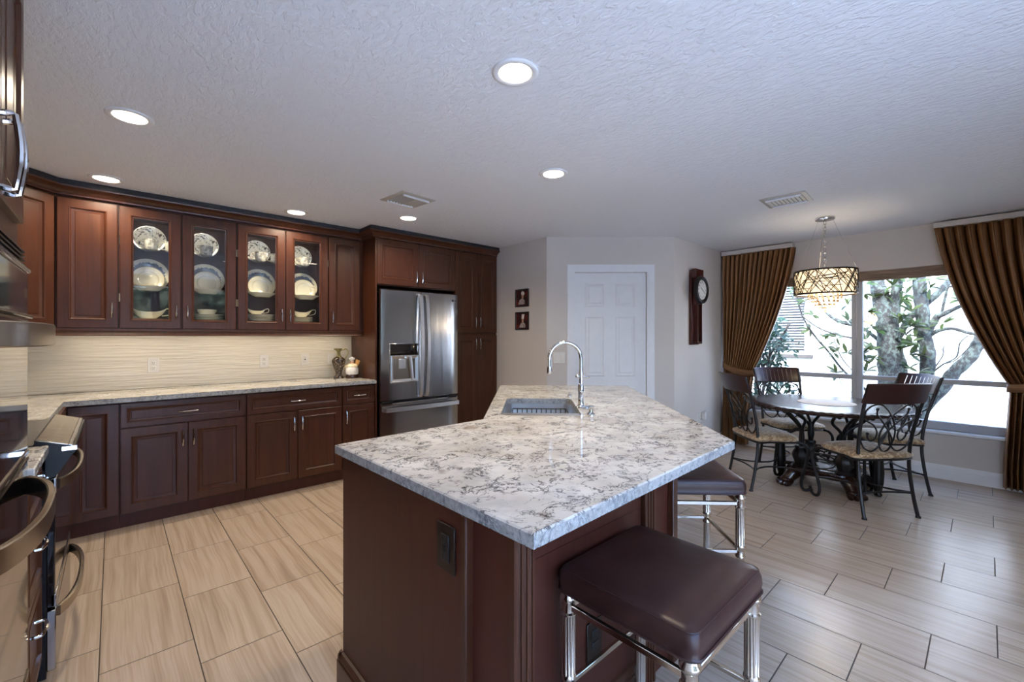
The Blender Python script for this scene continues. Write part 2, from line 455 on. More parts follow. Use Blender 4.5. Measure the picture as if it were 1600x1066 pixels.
    def panel(s, o, a, b_, n, w, h, prof, ring=False):
        o, a, b_, n = Vector(o), Vector(a), Vector(b_), Vector(n); rings = []
        for ins, ht in prof:
            rings.append([o + a * x + b_ * y + n * ht for x, y in ((ins, ins), (w - ins, ins), (w - ins, h - ins), (ins, h - ins))])
        return s.loops(rings, wrap=ring)
    def build(s, name, mat, parent=None, smooth=40, origin=None, uv=None):
        bm = s.bm; bmesh.ops.recalc_face_normals(bm, faces=bm.faces)
        if parent is not None:
            w = Vector((0, 0, 0)); q = parent
            while q is not None: w += q.location; q = q.parent
        elif origin is not None: w = Vector(origin)
        else:
            xs = [v.co.x for v in bm.verts]; ys = [v.co.y for v in bm.verts]; zs = [v.co.z for v in bm.verts]
            w = Vector(((min(xs) + max(xs)) / 2, (min(ys) + max(ys)) / 2, min(zs)))
        bmesh.ops.translate(bm, vec=-w, verts=bm.verts)
        me = bpy.data.meshes.new(name); bm.to_mesh(me); bm.free()
        me.materials.append(MT[mat] if isinstance(mat, str) else mat)
        if smooth:
            me.polygons.foreach_set('use_smooth', [True] * len(me.polygons))
            me.set_sharp_from_angle(angle=radians(smooth))
        ob = bpy.data.objects.new(name, me); COL.objects.link(ob)
        if parent is not None: ob.parent = parent
        else: ob.location = w
        return ob

def stone_edge(o):
    o.data.materials.append(MT['granite_edge'])
    for f in o.data.polygons:
        if abs(f.normal.z) < 0.5: f.material_index = 1
    return o
def thing(name, label, cat, loc=(0, 0, 0), group=None):
    o = bpy.data.objects.new(name, None); COL.objects.link(o); o.location = loc
    o.empty_display_size = 0.1
    return tag(o, label, cat, group)
def tag(o, label, cat, group=None, kind=None):
    o['label'] = label; o['category'] = cat
    if group: o['group'] = group
    if kind: o['kind'] = kind
    return o
def struct(o):
    o['kind'] = 'structure'; return o
def dup(root, loc, rotz, label, group=None):
    def cp(o, parent):
        c = o.copy(); COL.objects.link(c)
        if parent is not None: c.parent = parent
        for ch in o.children: cp(ch, c)
        return c
    r = cp(root, None); r.location = loc; r.rotation_euler = (0, 0, rotz); r['label'] = label
    if group: r['group'] = group
    return r
def spline(pts, per=6):
    P = [Vector(p) for p in pts]; out = []
    for i in range(len(P) - 1):
        p0 = P[max(i - 1, 0)]; p1 = P[i]; p2 = P[i + 1]; p3 = P[min(i + 2, len(P) - 1)]
        for k in range(per):
            t = k / per
            out.append(0.5 * ((2 * p1) + (p2 - p0) * t + (2 * p0 - 5 * p1 + 4 * p2 - p3) * t * t + (3 * p1 - p0 - 3 * p2 + p3) * t ** 3))
    out.append(P[-1]); return out
X_, Y_, Z_ = Vector((1, 0, 0)), Vector((0, 1, 0)), Vector((0, 0, 1))
RAISED = [(0, 0), (0, 0.017), (0.003, 0.020), (0.056, 0.020), (0.059, 0.0225), (0.063, 0.0215), (0.070, 0.012), (0.083, 0.008), (0.088, 0.008), (0.090, 0.0105), (0.094, 0.0105)]
DRAWER = [(0, 0), (0, 0.017), (0.003, 0.020), (0.034, 0.020), (0.037, 0.0225), (0.041, 0.0215), (0.046, 0.012), (0.054, 0.008), (0.058, 0.008), (0.060, 0.0105), (0.063, 0.0105)]
GLASSF = [(0, 0), (0, 0.017), (0.003, 0.020), (0.056, 0.020), (0.059, 0.0225), (0.063, 0.0215), (0.070, 0.012), (0.076, 0.010), (0.076, 0.0)]
def front(name, o, a, n, w, h, root, prof=RAISED, mat='cherry', ring=False):
    return MB().panel(o, a, Z_, n, w, h, prof, ring).build(name, mat, root, 30)
def pull(parent, c, along, n, L=0.115, proj=0.030, r=0.0052):
    c, al, n = Vector(c), Vector(along), Vector(n); pts = []
    for t in (-0.5, -0.5, -0.47, -0.3, -0.1, 0.1, 0.3, 0.47, 0.5, 0.5):
        pts.append(t)
    path = [c + al * (-0.44 * L), c + al * (-0.46 * L) + n * (proj * 0.55)]
    path += [c + al * (t * L) + n * (proj * (0.72 + 0.28 * cos(pi * t))) for t in (-0.45, -0.3, -0.15, 0, 0.15, 0.3, 0.45)]
    path += [c + al * (0.46 * L) + n * (proj * 0.55), c + al * (0.44 * L)]
    rr = [r * 1.25, r * 1.1, r * 0.9, r, r * 1.15, r * 1.2, r * 1.15, r, r * 0.9, r * 1.1, r * 1.25]
    return MB().tube(path, rr, 8).build('handle', 'chrome', parent)

# ================================================================== the room
EW, NW, SW, WW, CH = 5.82, 4.66, -1.25, -0.90, 2.44
PX0, PX1, PZ = -0.8, 1.9, 2.3            # unseen patio glass doors, sized and placed to light the ceiling
struct(MB().box(WW - .2, EW + .2, SW - .2, NW + .2, -0.06, 0.0).build('floor', 'floor', origin=(0, 0, 0)))
struct(MB().box(WW - .2, EW + .2, SW - .2, NW + .2, CH, CH + 0.08).build('ceiling', 'ceiling', origin=(0, 0, 0)))
struct(MB().box(WW - .2, 3.48, NW, NW + .2, 0, CH).build('wall_north', 'wall', origin=(0, 0, 0)))
struct(MB().box(WW - .2, WW, SW - .2, NW, 0, CH).build('wall_west', 'wall', origin=(0, 0, 0)))
# unseen south wall, set close so its wide door opening lights the ceiling
m = MB(); m.box(WW, PX0, SW - .2, SW, 0, CH); m.box(PX1, EW, SW - .2, SW, 0, CH); m.box(PX0, PX1, SW - .2, SW, PZ, CH)
struct(m.build('wall_south', 'wall', origin=(0, 0, 0)))
# east wall: dining window and a glass door further along
WY0, WY1, WZ0, WZ1 = -0.33, 2.19, 0.45, 2.04
GY0, GY1, GZ1 = -1.12, -0.66, 2.1
m = MB(); a, b = EW, EW + 0.2
m.box(a, b, WY1, 2.5, 0, CH); m.box(a, b, WY0, WY1, 0, WZ0); m.box(a, b, WY0, WY1, WZ1, CH)
m.box(a, b, GY1, WY0, 0, CH); m.box(a, b, GY0, GY1, GZ1, CH); m.box(a, b, SW - .2, GY0, 0, CH)
struct(m.build('wall_east', 'wall', origin=(0, 0, 0)))
# pantry closet: three walls
CA, CB = Vector((3.48, 3.24, 0)), Vector((4.50, 2.30, 0))
ce = (CB - CA).normalized(); cn = Vector((-abs(ce.y), -abs(ce.x), 0))
DS0, DS1, DTOP = 0.303, 1.087, 2.055
struct(MB().box(3.48, 3.58, 3.241, NW + .2, 0, CH).build('wall_closet_left', 'wall', origin=(0, 0, 0)))
struct(MB().box(4.501, EW + .2, 2.30, 2.40, 0, CH).build('wall_closet_right', 'wall', origin=(0, 0, 0)))
m = MB(); L = (CB - CA).length; T = 0.10
def seg(s0, s1, z0, z1, mb, t0=0.0, t1=T):
    p = [CA + ce * s0 - cn * t0, CA + ce * s1 - cn * t0, CA + ce * s1 - cn * t1, CA + ce * s0 - cn * t1]
    mb.prism([(q.x, q.y) for q in p], z0, z1)
seg(0, DS0, 0, CH, m); seg(DS1, L, 0, CH, m); seg(DS0, DS1, DTOP, CH, m)
struct(m.build('wall_closet_middle', 'wall', origin=(0, 0, 0)))

# six panel door in the closet wall
d1 = bpy.data.objects.new('door_1', None); COL.objects.link(d1); struct(d1); d1.location = CA + ce * ((DS0 + DS1) / 2)
m = MB(); dw = DS1 - DS0 - 0.006
o = CA + ce * (DS0 + 0.003) - cn * 0.055
seg(DS0 + .003, DS1 - .003, 0.008, DTOP - 0.004, m, 0.02, 0.055)
PANP = [(0, 0), (0.006, -0.004), (0.014, -0.010), (0.022, -0.010), (0.040, -0.003), (0.046, -0.003)]
m2 = MB()
stile, cols = 0.115, (dw - 3 * 0.115) / 2
for cx_ in (0.115, 0.115 * 2 + cols):
    for z0, z1 in ((0.20, 0.80), (0.92, 1.58), (1.68, 1.94)):
        q = CA + ce * (DS0 + .003 + cx_) - cn * 0.0205 + cn * 0.003 + Z_ * z0
        m2.panel(q, ce, Z_, cn, cols, z1 - z0, [(0, -0.004), (0.0, 0.0), (0.008, 0.004), (0.016, 0.0045), (0.024, -0.001), (0.034, -0.001), (0.046, 0.004), (0.05, 0.004)])
slab = m.build('door_slab', 'white_paint', d1); m2.build('raised_panel', 'white_paint', slab, 20)
m = MB(); m.ball(CA + ce * (DS0 + 0.07) + cn * 0.035 + Z_ * 0.95, 0.026); m.tube([CA + ce * (DS0 + 0.07) - cn * 0.02 + Z_ * .95, CA + ce * (DS0 + 0.07) + cn * 0.02 + Z_ * .95], 0.012)
m.build('door_knob', 'nickel', slab)
m = MB(); cw = 0.082
for s0, s1, z0, z1 in ((DS0 - cw, DS0, 0, DTOP), (DS1, DS1 + cw, 0, DTOP), (DS0 - cw, DS1 + cw, DTOP, DTOP + cw)):
    seg(s0, s1, z0, z1, m, -0.014, 0.0); seg(s0 + .012, s1 - .012, z0, z1 - (0.012 if z0 else 0), m, -0.019, -0.013)
cas = m.build('trim_1', 'white_paint', None, 25, (0, 0, 0)); struct(cas)

# baseboards
def bboard(name, p, q, n):
    p, q, n = Vector(p), Vector(q), Vector(n); mm = MB()
    prof = [(0, 0), (0.016, 0), (0.016, 0.095), (0.012, 0.10), (0.012, 0.112), (0.005, 0.132), (0, 0.134)]
    mm.loops([[p + n * a_ + Z_ * z for a_, z in prof], [q + n * a_ + Z_ * z for a_, z in prof]])
    struct(mm.build(name, 'white_paint', None, 25, (0, 0, 0)))
bboard('baseboard_east', (EW, 2.299, 0), (EW, GY1 + .05, 0), (-1, 0, 0))
bboard('baseboard_closet_right', (4.52, 2.30, 0), (EW - .017, 2.30, 0), (0, -1, 0))
bboard('baseboard_closet_left', (3.48, 3.26, 0), (3.48, 4.08, 0), (-1, 0, 0))

# dining window
w1 = bpy.data.objects.new('window_1', None); COL.objects.link(w1); struct(w1); w1.location = (EW, 0.93, WZ0)
FX0, FX1 = 5.875, 5.935
m = MB()
m.box(FX0, FX1, WY0, WY1, WZ0 + .005, WZ0 + .085, .006); m.box(FX0, FX1, WY0, WY1, WZ1 - .06, WZ1, .006)
m.box(FX0, FX1, WY0, WY0 + .055, WZ0, WZ1, .006); m.box(FX0, FX1, WY1 - .055, WY1, WZ0, WZ1, .006)
m.build('window_frame', 'frame_alu', w1)
m = MB(); m.box(FX0 - .012, FX1, 0.895, 0.99, WZ0, WZ1, .004); m.box(FX0 - .024, FX0, 0.915, 0.935, WZ0, WZ1); m.box(FX0 - .024, FX0, 0.95, 0.97, WZ0, WZ1)
m.build('mullion', 'frame_alu', w1)
for y0, y1 in ((WY0 + .05, .896), (.989, WY1 - .05)):
    MB().box(FX0 + .004, FX1 - .006, y0, y1, 0.895, 0.945, .006).build('transom', 'frame_alu', w1)
    for z0, z1 in ((WZ0 + .08, .90), (.94, WZ1 - .055)):
        MB().box(5.902, 5.908, y0, y1, z0, z1).build('glass_pane', 'glass', w1, 0)
MB().box(EW - .025, FX0 + .002, WY0 - .03, WY1 + .03, WZ0 - .022, WZ0 + .004, .004).build('window_sill', 'white_paint', w1)

# unseen glass doors added to light the room (they show in the refrigerator and the cabinet glass)
def slider(name, fixed, lo, hi, top, axis):
    r = bpy.data.objects.new(name, None); COL.objects.link(r); struct(r)
    r.location = (fixed, (lo + hi) / 2, 0) if axis == 'y' else ((lo + hi) / 2, fixed, 0)
    def bx(mm, a0, a1, b0, b1, z0, z1):
        return mm.box(b0, b1, a0, a1, z0, z1) if axis == 'y' else mm.box(a0, a1, b0, b1, z0, z1)
    f = MB(); b0, b1 = fixed - .03, fixed + .03; n = 2; wdt = (hi - lo) / n
    for i in range(n):
        a0, a1 = lo + i * wdt, lo + (i + 1) * wdt
        bx(f, a0, a0 + .06, b0, b1, 0, top); bx(f, a1 - .06, a1, b0, b1, 0, top); bx(f, a0 + .06, a1 - .06, b0, b1, 0, .08); bx(f, a0 + .06, a1 - .06, b0, b1, top - .06, top)
    f.build('door_frame', 'frame_alu', r)
    for i in range(n):
        bx(g := MB(), lo + i * wdt + .055, lo + (i + 1) * wdt - .055, fixed - .003, fixed + .003, .07, top - .05); g.build('glass_pane', 'glass', r, 0)
slider('door_2', EW + .1, GY0, GY1, GZ1, 'y')
slider('door_3', SW - .1, PX0, PX1, PZ, 'x')
for nm, loc, rot, sx_, sy_ in (('window portal', (EW + .19, .93, 1.25), (0, -pi / 2, 0), 1.6, 2.5), ('glass door portal', (EW + .19, (GY0 + GY1) / 2, 1.03), (0, -pi / 2, 0), 2.06, .5), ('patio door portal', ((PX0 + PX1) / 2, SW - .19, PZ / 2), (pi / 2, 0, 0), PX1 - PX0, PZ)):
    pd = bpy.data.lights.new(nm, 'AREA'); pd.shape = 'RECTANGLE'; pd.size = sx_; pd.size_y = sy_; pd.cycles.is_portal = True
    po = bpy.data.objects.new(nm, pd); COL.objects.link(po); po.location = loc; po.rotation_euler = rot
    if nm == 'patio door portal': po.rotation_euler = (-pi / 2, 0, 0)
    else: po.rotation_euler = (0, pi / 2, 0)

# rippled tile backsplash
struct(MB().box(WW + .012, 1.90, NW - .012, NW, 0.93, 1.44).build('trim_2', 'splash', None, 0, (0, 0, 0)))
struct(MB().box(WW, WW + .012, 2.0, NW, 0.93, 1.44).build('trim_3', 'splash', None, 0, (0, 0, 0)))

# ================================================================== base cabinets along the north wall
BF, CT0, CT1 = 4.09, 0.895, 0.928
def base_cabinet(x0, x1, label, drawer=True, doors=2, group='base cabinets under the long counter'):
    r = thing('base_cabinet', label, 'cabinet', ((x0 + x1) / 2, 4.37, 0), group)
    MB().box(x0 + .0005, x1 - .0005, BF, NW - .002, 0.10, CT0 - .001).build('carcass', 'cherry', r)
    MB().box(x0 + .0005, x1 - .0005, 4.13, NW - .01, 0.0, 0.10).build('toe_kick', 'cherry_dark', r)
    g = 0.003; n = (0, -1, 0); top = CT0 - .012
    zd = 0.705 if drawer else top
    if drawer:
        d = front('drawer', (x0 + g, BF, 0.711), (1, 0, 0), n, x1 - x0 - 2 * g, top - .711, r, DRAWER)
        pull(d, ((x0 + x1) / 2, BF - .012, 0.795), (1, 0, 0), n, min(0.13, (x1 - x0) * .4), 0.036)
    w = (x1 - x0) / doors
    for i in range(doors):
        a0 = x0 + i * w + g; d = front('door', (a0, BF, 0.112), (1, 0, 0), n, w - 2 * g, zd - .112, r)
        hx = a0 + (w - 2 * g - 0.030 if (i == 0 and doors == 2) else 0.030)
        if drawer: pull(d, (hx, BF - .019, zd - .11), (0, 0, 1), n, 0.125)
    return r
r = base_cabinet(-.227, .030, 'dark cherry corner base cabinet with a single tall door beside the range', False, 1)
MB().box(WW + .014, -.2275, 3.222, NW - .002, 0.10, CT0 - .001).build('corner_carcass', 'cherry', r)
MB().box(WW + .014, -.29, 3.222, NW - .002, 0.0, 0.10).build('corner_toe_kick', 'cherry_dark', r)
base_cabinet(.032, .797, 'cherry base cabinet with a wide drawer over two doors, third unit left of the refrigerator')
base_cabinet(.799, 1.577, 'cherry base cabinet with a wide drawer over two doors, partly hidden behind the island')
base_cabinet(1.579, 1.898, 'narrow cherry base cabinet with one short drawer and one door beside the refrigerator', True, 1)
m = MB().prism([(WW + .012, 3.222), (-.243, 3.222), (-.243, 4.037), (1.899, 4.037), (1.899, NW - .012), (WW + .012, NW - .012)], CT0, CT1, .004)
tag(stone_edge(m.build('countertop', 'granite', None, 30, None)), 'long L-shaped quartz countertop under the glass cabinets', 'countertop')

# ================================================================== wall cabinets
UF, UZ0, UZ1 = 4.35, 1.41, 2.335
def open_body(x0, x1, r, shelves=True):
    m = MB(); t = 0.016
    m.box(x0, x0 + t, UF, NW - .014, UZ0, UZ1); m.box(x1 - t, x1, UF, NW - .014, UZ0, UZ1)
    m.box(x0 + t, x1 - t, UF, NW - .014, UZ1 - .05, UZ1); m.box(x0 + t, x1 - t, UF, NW - .014, UZ0, UZ0 + .066)
    m.box(x0 + t, x1 - t, NW - .022, NW - .014, UZ0 + .066, UZ1 - .05)
    xm = (x0 + x1) / 2; m.box(xm - .018, xm + .018, UF, UF + .018, UZ0 + .066, UZ1 - .05)
    m.build('carcass', 'cabinet_inside', r)
    for a_ in ((x0 + xm) / 2, (x1 + xm) / 2):  # unseen lights added in each bay to brighten the dishes
        pk = MB().lathe([(0, 0), (.03, 0), (.03, -.008), (.024, -.010), (0, -.010)], (a_, 4.40, UZ1 - .0502), 20).build('added_puck_light', 'strip_lens', r)
        ld = bpy.data.lights.new('added puck glow', 'AREA'); ld.shape = 'DISK'; ld.size = .045; ld.energy = POWER_ADDED_PUCK; ld.color = (1.0, .90, .74)
        lo = bpy.data.objects.new('added puck glow', ld); COL.objects.link(lo); lo.parent = r; lo.location = (a_ - r.location.x, 4.40 - r.location.y, UZ1 - .063 - r.location.z); lo.rotation_euler = (radians(25), 0, 0)
    for z in (1.708, 2.030):
        MB().box(x0 + t, x1 - t, UF + .02, NW - .022, z - .008, z).build('glass_shelf', 'cabinet_glass', r, 0)
def wall_cabinet(x0, x1, label, glass, doors, hside=None):
    r = thing('wall_cabinet', label, 'cabinet', ((x0 + x1) / 2, 4.5, UZ0), 'wall cabinets above the long counter'); n = (0, -1, 0); g = .003
    if glass: open_body(x0 + .0005, x1 - .0005, r)
    else: MB().box(x0 + .0005, x1 - .0005, UF, NW - .014, UZ0, UZ1).build('carcass', 'cherry', r)
    for i, (a0, a1, hs) in enumerate(doors):
        d = front('door', (a0 + g, UF, UZ0 + .004), (1, 0, 0), n, a1 - a0 - 2 * g, UZ1 - UZ0 - .018, r, GLASSF if glass else RAISED, 'cherry', glass)
        if glass: MB().box(a0 + .072, a1 - .072, UF - .008, UF - .004, UZ0 + .074, UZ1 - .084).build('glass_pane', 'cabinet_glass', d, 0)
        pull(d, ((a0 + .032 if hs == 'l' else a1 - .032), UF - .019, UZ0 + .135), (0, 0, 1), n, 0.12)
        if glass:
            hx = a1 - .001 if hs == 'l' else a0 + .001
            for z in (UZ0 + .2, UZ1 - .3): MB().tube([(hx, UF - .022, z), (hx, UF - .022, z + .06)], .004, 6).build('hinge', 'nickel', d)
    return r
wall_cabinet(-.298, .028, 'solid cherry wall cabinet with one raised panel door next to the corner', False, [(-.292, .024, 'r')])
wall_cabinet(.030, .776, 'cherry wall cabinet with two glass doors, the pair nearer the corner', True, [(.032, .398, 'r'), (.404, .774, 'l')])
wall_cabinet(.778, 1.544, 'cherry wall cabinet with two glass doors, the pair nearer the refrigerator', True, [(.782, 1.158, 'r'), (1.162, 1.542, 'l')])
wall_cabinet(1.546, 1.898, 'slim solid cherry wall cabinet with one door against the refrigerator panel', False, [(1.548, 1.86, 'l')])
# diagonal corner cabinet
r = thing('corner_wall_cabinet', 'diagonal cherry corner wall cabinet beside the oven tower', 'cabinet', (-.6, 4.4, UZ0))
P0, P1 = Vector((-.60, 4.05, 0)), Vector((-.30, 4.35, 0))
MB().prism([(WW + .014, NW - .014), (-.2995, NW - .014), (-.2995, 4.35), (-.60, 4.05), (WW + .014, 4.05)], UZ0, UZ1).build('carcass', 'cherry', r)
da = (P1 - P0).normalized(); dn = Vector((da.y, -da.x, 0)); dwid = (P1 - P0).length
d = front('door', P0 + da * .012 + Z_ * (UZ0 + .004), da, dn, dwid - .03, UZ1 - UZ0 - .018, r)
pull(d, P0 + da * .05 + dn * .019 + Z_ * (UZ0 + .135), (0, 0, 1), dn, .12)

def sweep(path, prof, name, mat, label, cat, parent=None):
    P = [Vector((x, y, 0)) for x, y in path]; rings = []
    for i, p in enumerate(P):
        t0 = (P[i] - P[i - 1]).normalized() if i else (P[1] - P[0]).normalized()
        t1 = (P[i + 1] - P[i]).normalized() if i < len(P) - 1 else t0
        n0, n1 = Vector((t0.y, -t0.x, 0)), Vector((t1.y, -t1.x, 0))
        mi = (n0 + n1).normalized(); k = 1.0 / max(0.3, mi.dot(n0))
        rings.append([p + mi * (a_ * k) + Z_ * z for a_, z in prof])
    o = MB().loops(rings).build(name, mat, parent, 30)
    return o if parent is not None else tag(o, label, cat)
crown = [(0.0, 2.3355), (0.021, 2.3355), (0.030, 2.338), (0.032, 2.346), (0.026, 2.350), (0.030, 2.358), (0.046, 2.372), (0.066, 2.384), (0.078, 2.388), (0.080, 2.398), (0.072, 2.402), (0.0, 2.402)]
cpath = [(-.60, 4.05), (-.30, 4.35), (1.90, 4.35), (1.90, 4.09), (3.476, 4.09)]
cr_ = sweep(cpath, crown, 'crown_molding', 'cherry', 'cherry crown moulding running along the tops of the tall cabinets', 'moulding')
sweep(cpath, [(0.0, 2.4022), (0.066, 2.4022), (0.066, 2.4385), (0.0, 2.4385)], 'crown_shadow_gap', 'crown_shadow_gap', '', '', cr_)  # dark strip painted in for the shadow gap between crown and ceiling
sweep([(-.60, 4.05), (-.30, 4.35), (1.898, 4.35)], [(0.0, 1.3565), (0.014, 1.3565), (0.020, 1.362), (0.014, 1.372), (0.012, 1.385), (0.018, 1.395), (0.018, 1.4095), (0.0, 1.4095)], 'light_rail', 'cherry', 'cherry light rail under the row of wall cabinets', 'moulding')

# strip lights under the wall cabinets
def strip_light(x0, x1, label):
    r = thing('strip_light', label, 'light', ((x0 + x1) / 2, 4.46, 1.392), 'strip lights under the wall cabinets')
    MB().box(x0, x1, 4.44, 4.48, 1.396, 1.4098, .002).build('housing', 'white_plastic', r)
    MB().box(x0 + .01, x1 - .01, 4.445, 4.475, 1.392, 1.3962).build('diffuser', 'strip_lens', r)
    ld = bpy.data.lights.new('strip glow', 'AREA'); ld.shape = 'RECTANGLE'; ld.size = x1 - x0; ld.size_y = .03; ld.energy = POWER_STRIP * (x1 - x0); ld.color = (1.0, .84, .64)
    lo = bpy.data.objects.new('strip glow', ld); COL.objects.link(lo); lo.parent = r; lo.location = (0, 0, -.004)
strip_light(-.24, .40, 'slim strip light under the wall cabinets nearest the corner')
strip_light(.46, 1.12, 'slim strip light under the middle of the wall cabinets')
strip_light(1.18, 1.84, 'slim strip light under the wall cabinets nearest the refrigerator')

# ================================================================== refrigerator alcove and pantry
r = thing('refrigerator_enclosure', 'cherry cabinet with two doors and side panel above the refrigerator', 'cabinet', (2.38, 4.37, 0))
MB().box(1.9005, 1.918, 4.07, NW - .001, 0, UZ1).build('side_panel', 'cherry', r)
MB().box(1.9185, 2.857, BF, NW - .001, 1.868, UZ1).build('carcass', 'cherry', r)
for x0, x1, hs in ((1.921, 2.385, 1), (2.389, 2.855, 0)):
    d = front('door', (x0, BF, 1.878), (1, 0, 0), (0, -1, 0), x1 - x0, UZ1 - 1.878 - .004, r)
    pull(d, (x1 - .032 if hs else x0 + .032, BF - .019, 1.98), (0, 0, 1), (0, -1, 0), .125)
r = thing('pantry_cabinet', 'tall cherry pantry cabinet with four doors right of the refrigerator', 'cabinet', (3.17, 4.37, 0))
MB().box(2.8585, 3.478, BF, NW - .001, 0.10, UZ1).build('carcass', 'cherry', r)
MB().box(2.8585, 3.478, 4.13, NW - .001, 0.0, 0.10).build('toe_kick', 'cherry_dark', r)
for z0, z1, hz in ((0.112, 1.375, 1.27), (1.40, UZ1 - .006, 1.52)):
    for x0, x1, hs in ((2.862, 3.166, 1), (3.170, 3.474, 0)):
        d = front('door', (x0, BF, z0), (1, 0, 0), (0, -1, 0), x1 - x0, z1 - z0, r)
        pull(d, (x1 - .030 if hs else x0 + .030, BF - .019, hz), (0, 0, 1), (0, -1, 0), .13)

# ------------------------------------------------------------------ refrigerator
r = thing('refrigerator', 'stainless french door refrigerator with water dispenser', 'refrigerator', (2.388, 4.3, 0))
FL, FR, FY = 1.932, 2.846, 4.0
MB().box(FL + .008, FR - .008, 4.075, 4.62, .02, 1.80, .004).build('body', 'black_enamel', r)
def fdoor(name, x0, x1, z0, z1, hole=None):
    m = MB(); y0, y1 = FY, 4.07; bow = .010
    def arc(z, k):   # gently curved front, read from left to right
        return [Vector((x0 + (x1 - x0) * i / 12, (y0 + .012 * (abs(2 * i / 12 - 1) ** 8) + k), z)) for i in range(13)]
    def ring(z, ins):
        f = [p + Vector((0, ins, 0)) for p in arc(z, 0)]
        return f + [Vector((x1 - .001, y1, z)), Vector((x0 + .001, y1, z))]
    m.loops([ring(z0, .008), ring(z0 + .008, 0), ring(z1 - .008, 0), ring(z1, .008)])
    return m.build(name, 'steel', r, 35)
dl = fdoor('door', FL, 2.386, .712, 1.825); dr = fdoor('door', 2.391, FR, .712, 1.825); dz = fdoor('freezer_drawer', FL, FR, .045, .690)
def arch_handle(x, z0, z1, par, y=FY, out=.075):
    pts = spline([(x, y, z0), (x, y - .035, z0 + .015), (x, y - out * .72, z0 + .16), (x, y - out, (z0 + z1) / 2), (x, y - out * .72, z1 - .16), (x, y - .035, z1 - .015), (x, y, z1)], 5)
    MB().strip(pts, (1, 0, 0), .036, .012).build('handle', 'steel_handle', par, 40)
arch_handle(2.352, .735, 1.79, dl); arch_handle(2.424, .735, 1.79, dr)
pts = [(FL + .02, FY - .005, .63), (FL + .03, FY - .04, .63)] + [(FL + .03 + (FR - FL - .06) * t / 10, FY - .05 - .018 * sin(pi * t / 10), .63) for t in range(11)] + [(FR - .03, FY - .04, .63), (FR - .02, FY - .005, .63)]
MB().strip(pts, (0, 0, 1), .042, .014).build('handle', 'steel_handle', dz, 40)
disp = MB().box(2.018, 2.338, FY - .004, FY + .02, .888, 1.285, .004).build('dispenser', 'steel', dl)
MB().box(2.022, 2.334, FY - .016, FY - .0035, 1.165, 1.281, .005, 2).build('control_panel', 'black_glass', disp)
MB().panel((2.024, FY - .004, .892), (1, 0, 0), Z_, (0, -1, 0), .308, .272, [(0, 0), (0, .012), (.008, .016), (.018, .012), (.034, .0)], True).build('recess', 'steel_handle', disp, 20)
MB().box(2.05, 2.306, FY - .0046, FY - .0038, .92, 1.14).build('recess_back', 'steel_dark', disp, 0)
MB().tube([(2.236, FY - .012, 1.15), (2.262, FY - .018, .915)], [.022, .017], 14).build('water_tube', 'steel_handle', disp)
m = MB(); m.box(2.11, 2.19, FY - .017, FY - .0045, 1.03, 1.13, .004); m.build('paddle', 'steel_handle', disp)
MB().lathe([(0, 0), (.021, 0), (.021, .012), (.016, .03), (0, .03)], (2.178, FY - .018, 1.135), 14).build('nozzle', 'chrome', disp)
MB().box(2.03, 2.326, FY - .02, FY - .004, .892, .906, .003).build('drip_tray', 'steel_sink', disp)
MB().box(FL + .01, FL + .12, 4.0, 4.06, .692, .711).build('hinge_cover', 'black_plastic', r); MB().box(FR - .12, FR - .01, 4.0, 4.06, .692, .711).build('hinge_cover', 'black_plastic', r)
m = MB(); m.lathe([(0, 0), (.013, 0), (.013, .003), (0, .003)], (2.772, FY - .003, 1.752), 20, 'y'); em = m.build('emblem', 'black_plastic', dr)
def letters(txt, size, loc, rot, mat, parent, name='lettering', ext=.0008):
    cu = bpy.data.curves.new('txt', 'FONT'); cu.body = txt; cu.size = size; cu.align_x = 'CENTER'; cu.align_y = 'CENTER'; cu.extrude = ext
    t = bpy.data.objects.new('txt', cu); COL.objects.link(t); bpy.context.view_layer.update()
    me = bpy.data.meshes.new_from_object(t.evaluated_get(bpy.context.evaluated_depsgraph_get())); bpy.data.objects.remove(t)
    me.materials.clear(); me.materials.append(MT[mat]); o = bpy.data.objects.new(name, me); COL.objects.link(o)
    w = Vector((0, 0, 0)); q = parent
    while q is not None: w += q.location; q = q.parent
    o.parent = parent; o.location = Vector(loc) - w; o.rotation_euler = rot; return o
letters('LG', .022, (2.806, FY - .0006, 1.752), (pi / 2, 0, 0), 'black_plastic', dr)

# ================================================================== left wall: oven tower, drawers, range
r = thing('oven_tower', 'tall cherry oven cabinet at the left edge with paired doors on top', 'cabinet', (-.55, 1.65, 0))
TX = -.222
m = MB(); m.box(WW + .002, TX, 1.25, 1.268, 0.1, 2.43); m.box(WW + .002, TX, 2.032, 2.05, 0.1, 2.43); m.box(WW + .002, TX, 1.268, 2.032, 1.625, 2.43); m.box(WW + .002, TX, 1.268, 2.032, .10, .285); m.box(WW + .002, WW + .02, 1.268, 2.032, .285, 1.625)
m.build('carcass', 'cherry', r)
MB().box(WW + .002, TX - .06, 1.25, 2.05, 0, .1).build('toe_kick', 'cherry_dark', r)
for y0, y1, hy in ((1.262, 1.618, 1.592), (1.624, 1.985, 1.652)):
    d = front('door', (TX, y0, 1.690), (0, 1, 0), (1, 0, 0), y1 - y0, .70, r)
    pull(d, (TX + .019, hy, 1.795), (0, 0, 1), (1, 0, 0), .20, .036, .007)
d = front('drawer', (TX, 1.262, .112), (0, 1, 0), (1, 0, 0), .775, .165, r, DRAWER); pull(d, (TX + .012, 1.65, .195), (0, 1, 0), (1, 0, 0), .13, .036)
r = thing('double_wall_oven', 'black glass double wall oven with two bowed handles in the tower', 'oven', (-.5, 1.65, .29))
OX = -.198
MB().box(WW + .03, OX - .03, 1.275, 2.025, .29, 1.62).build('body', 'black_enamel', r)
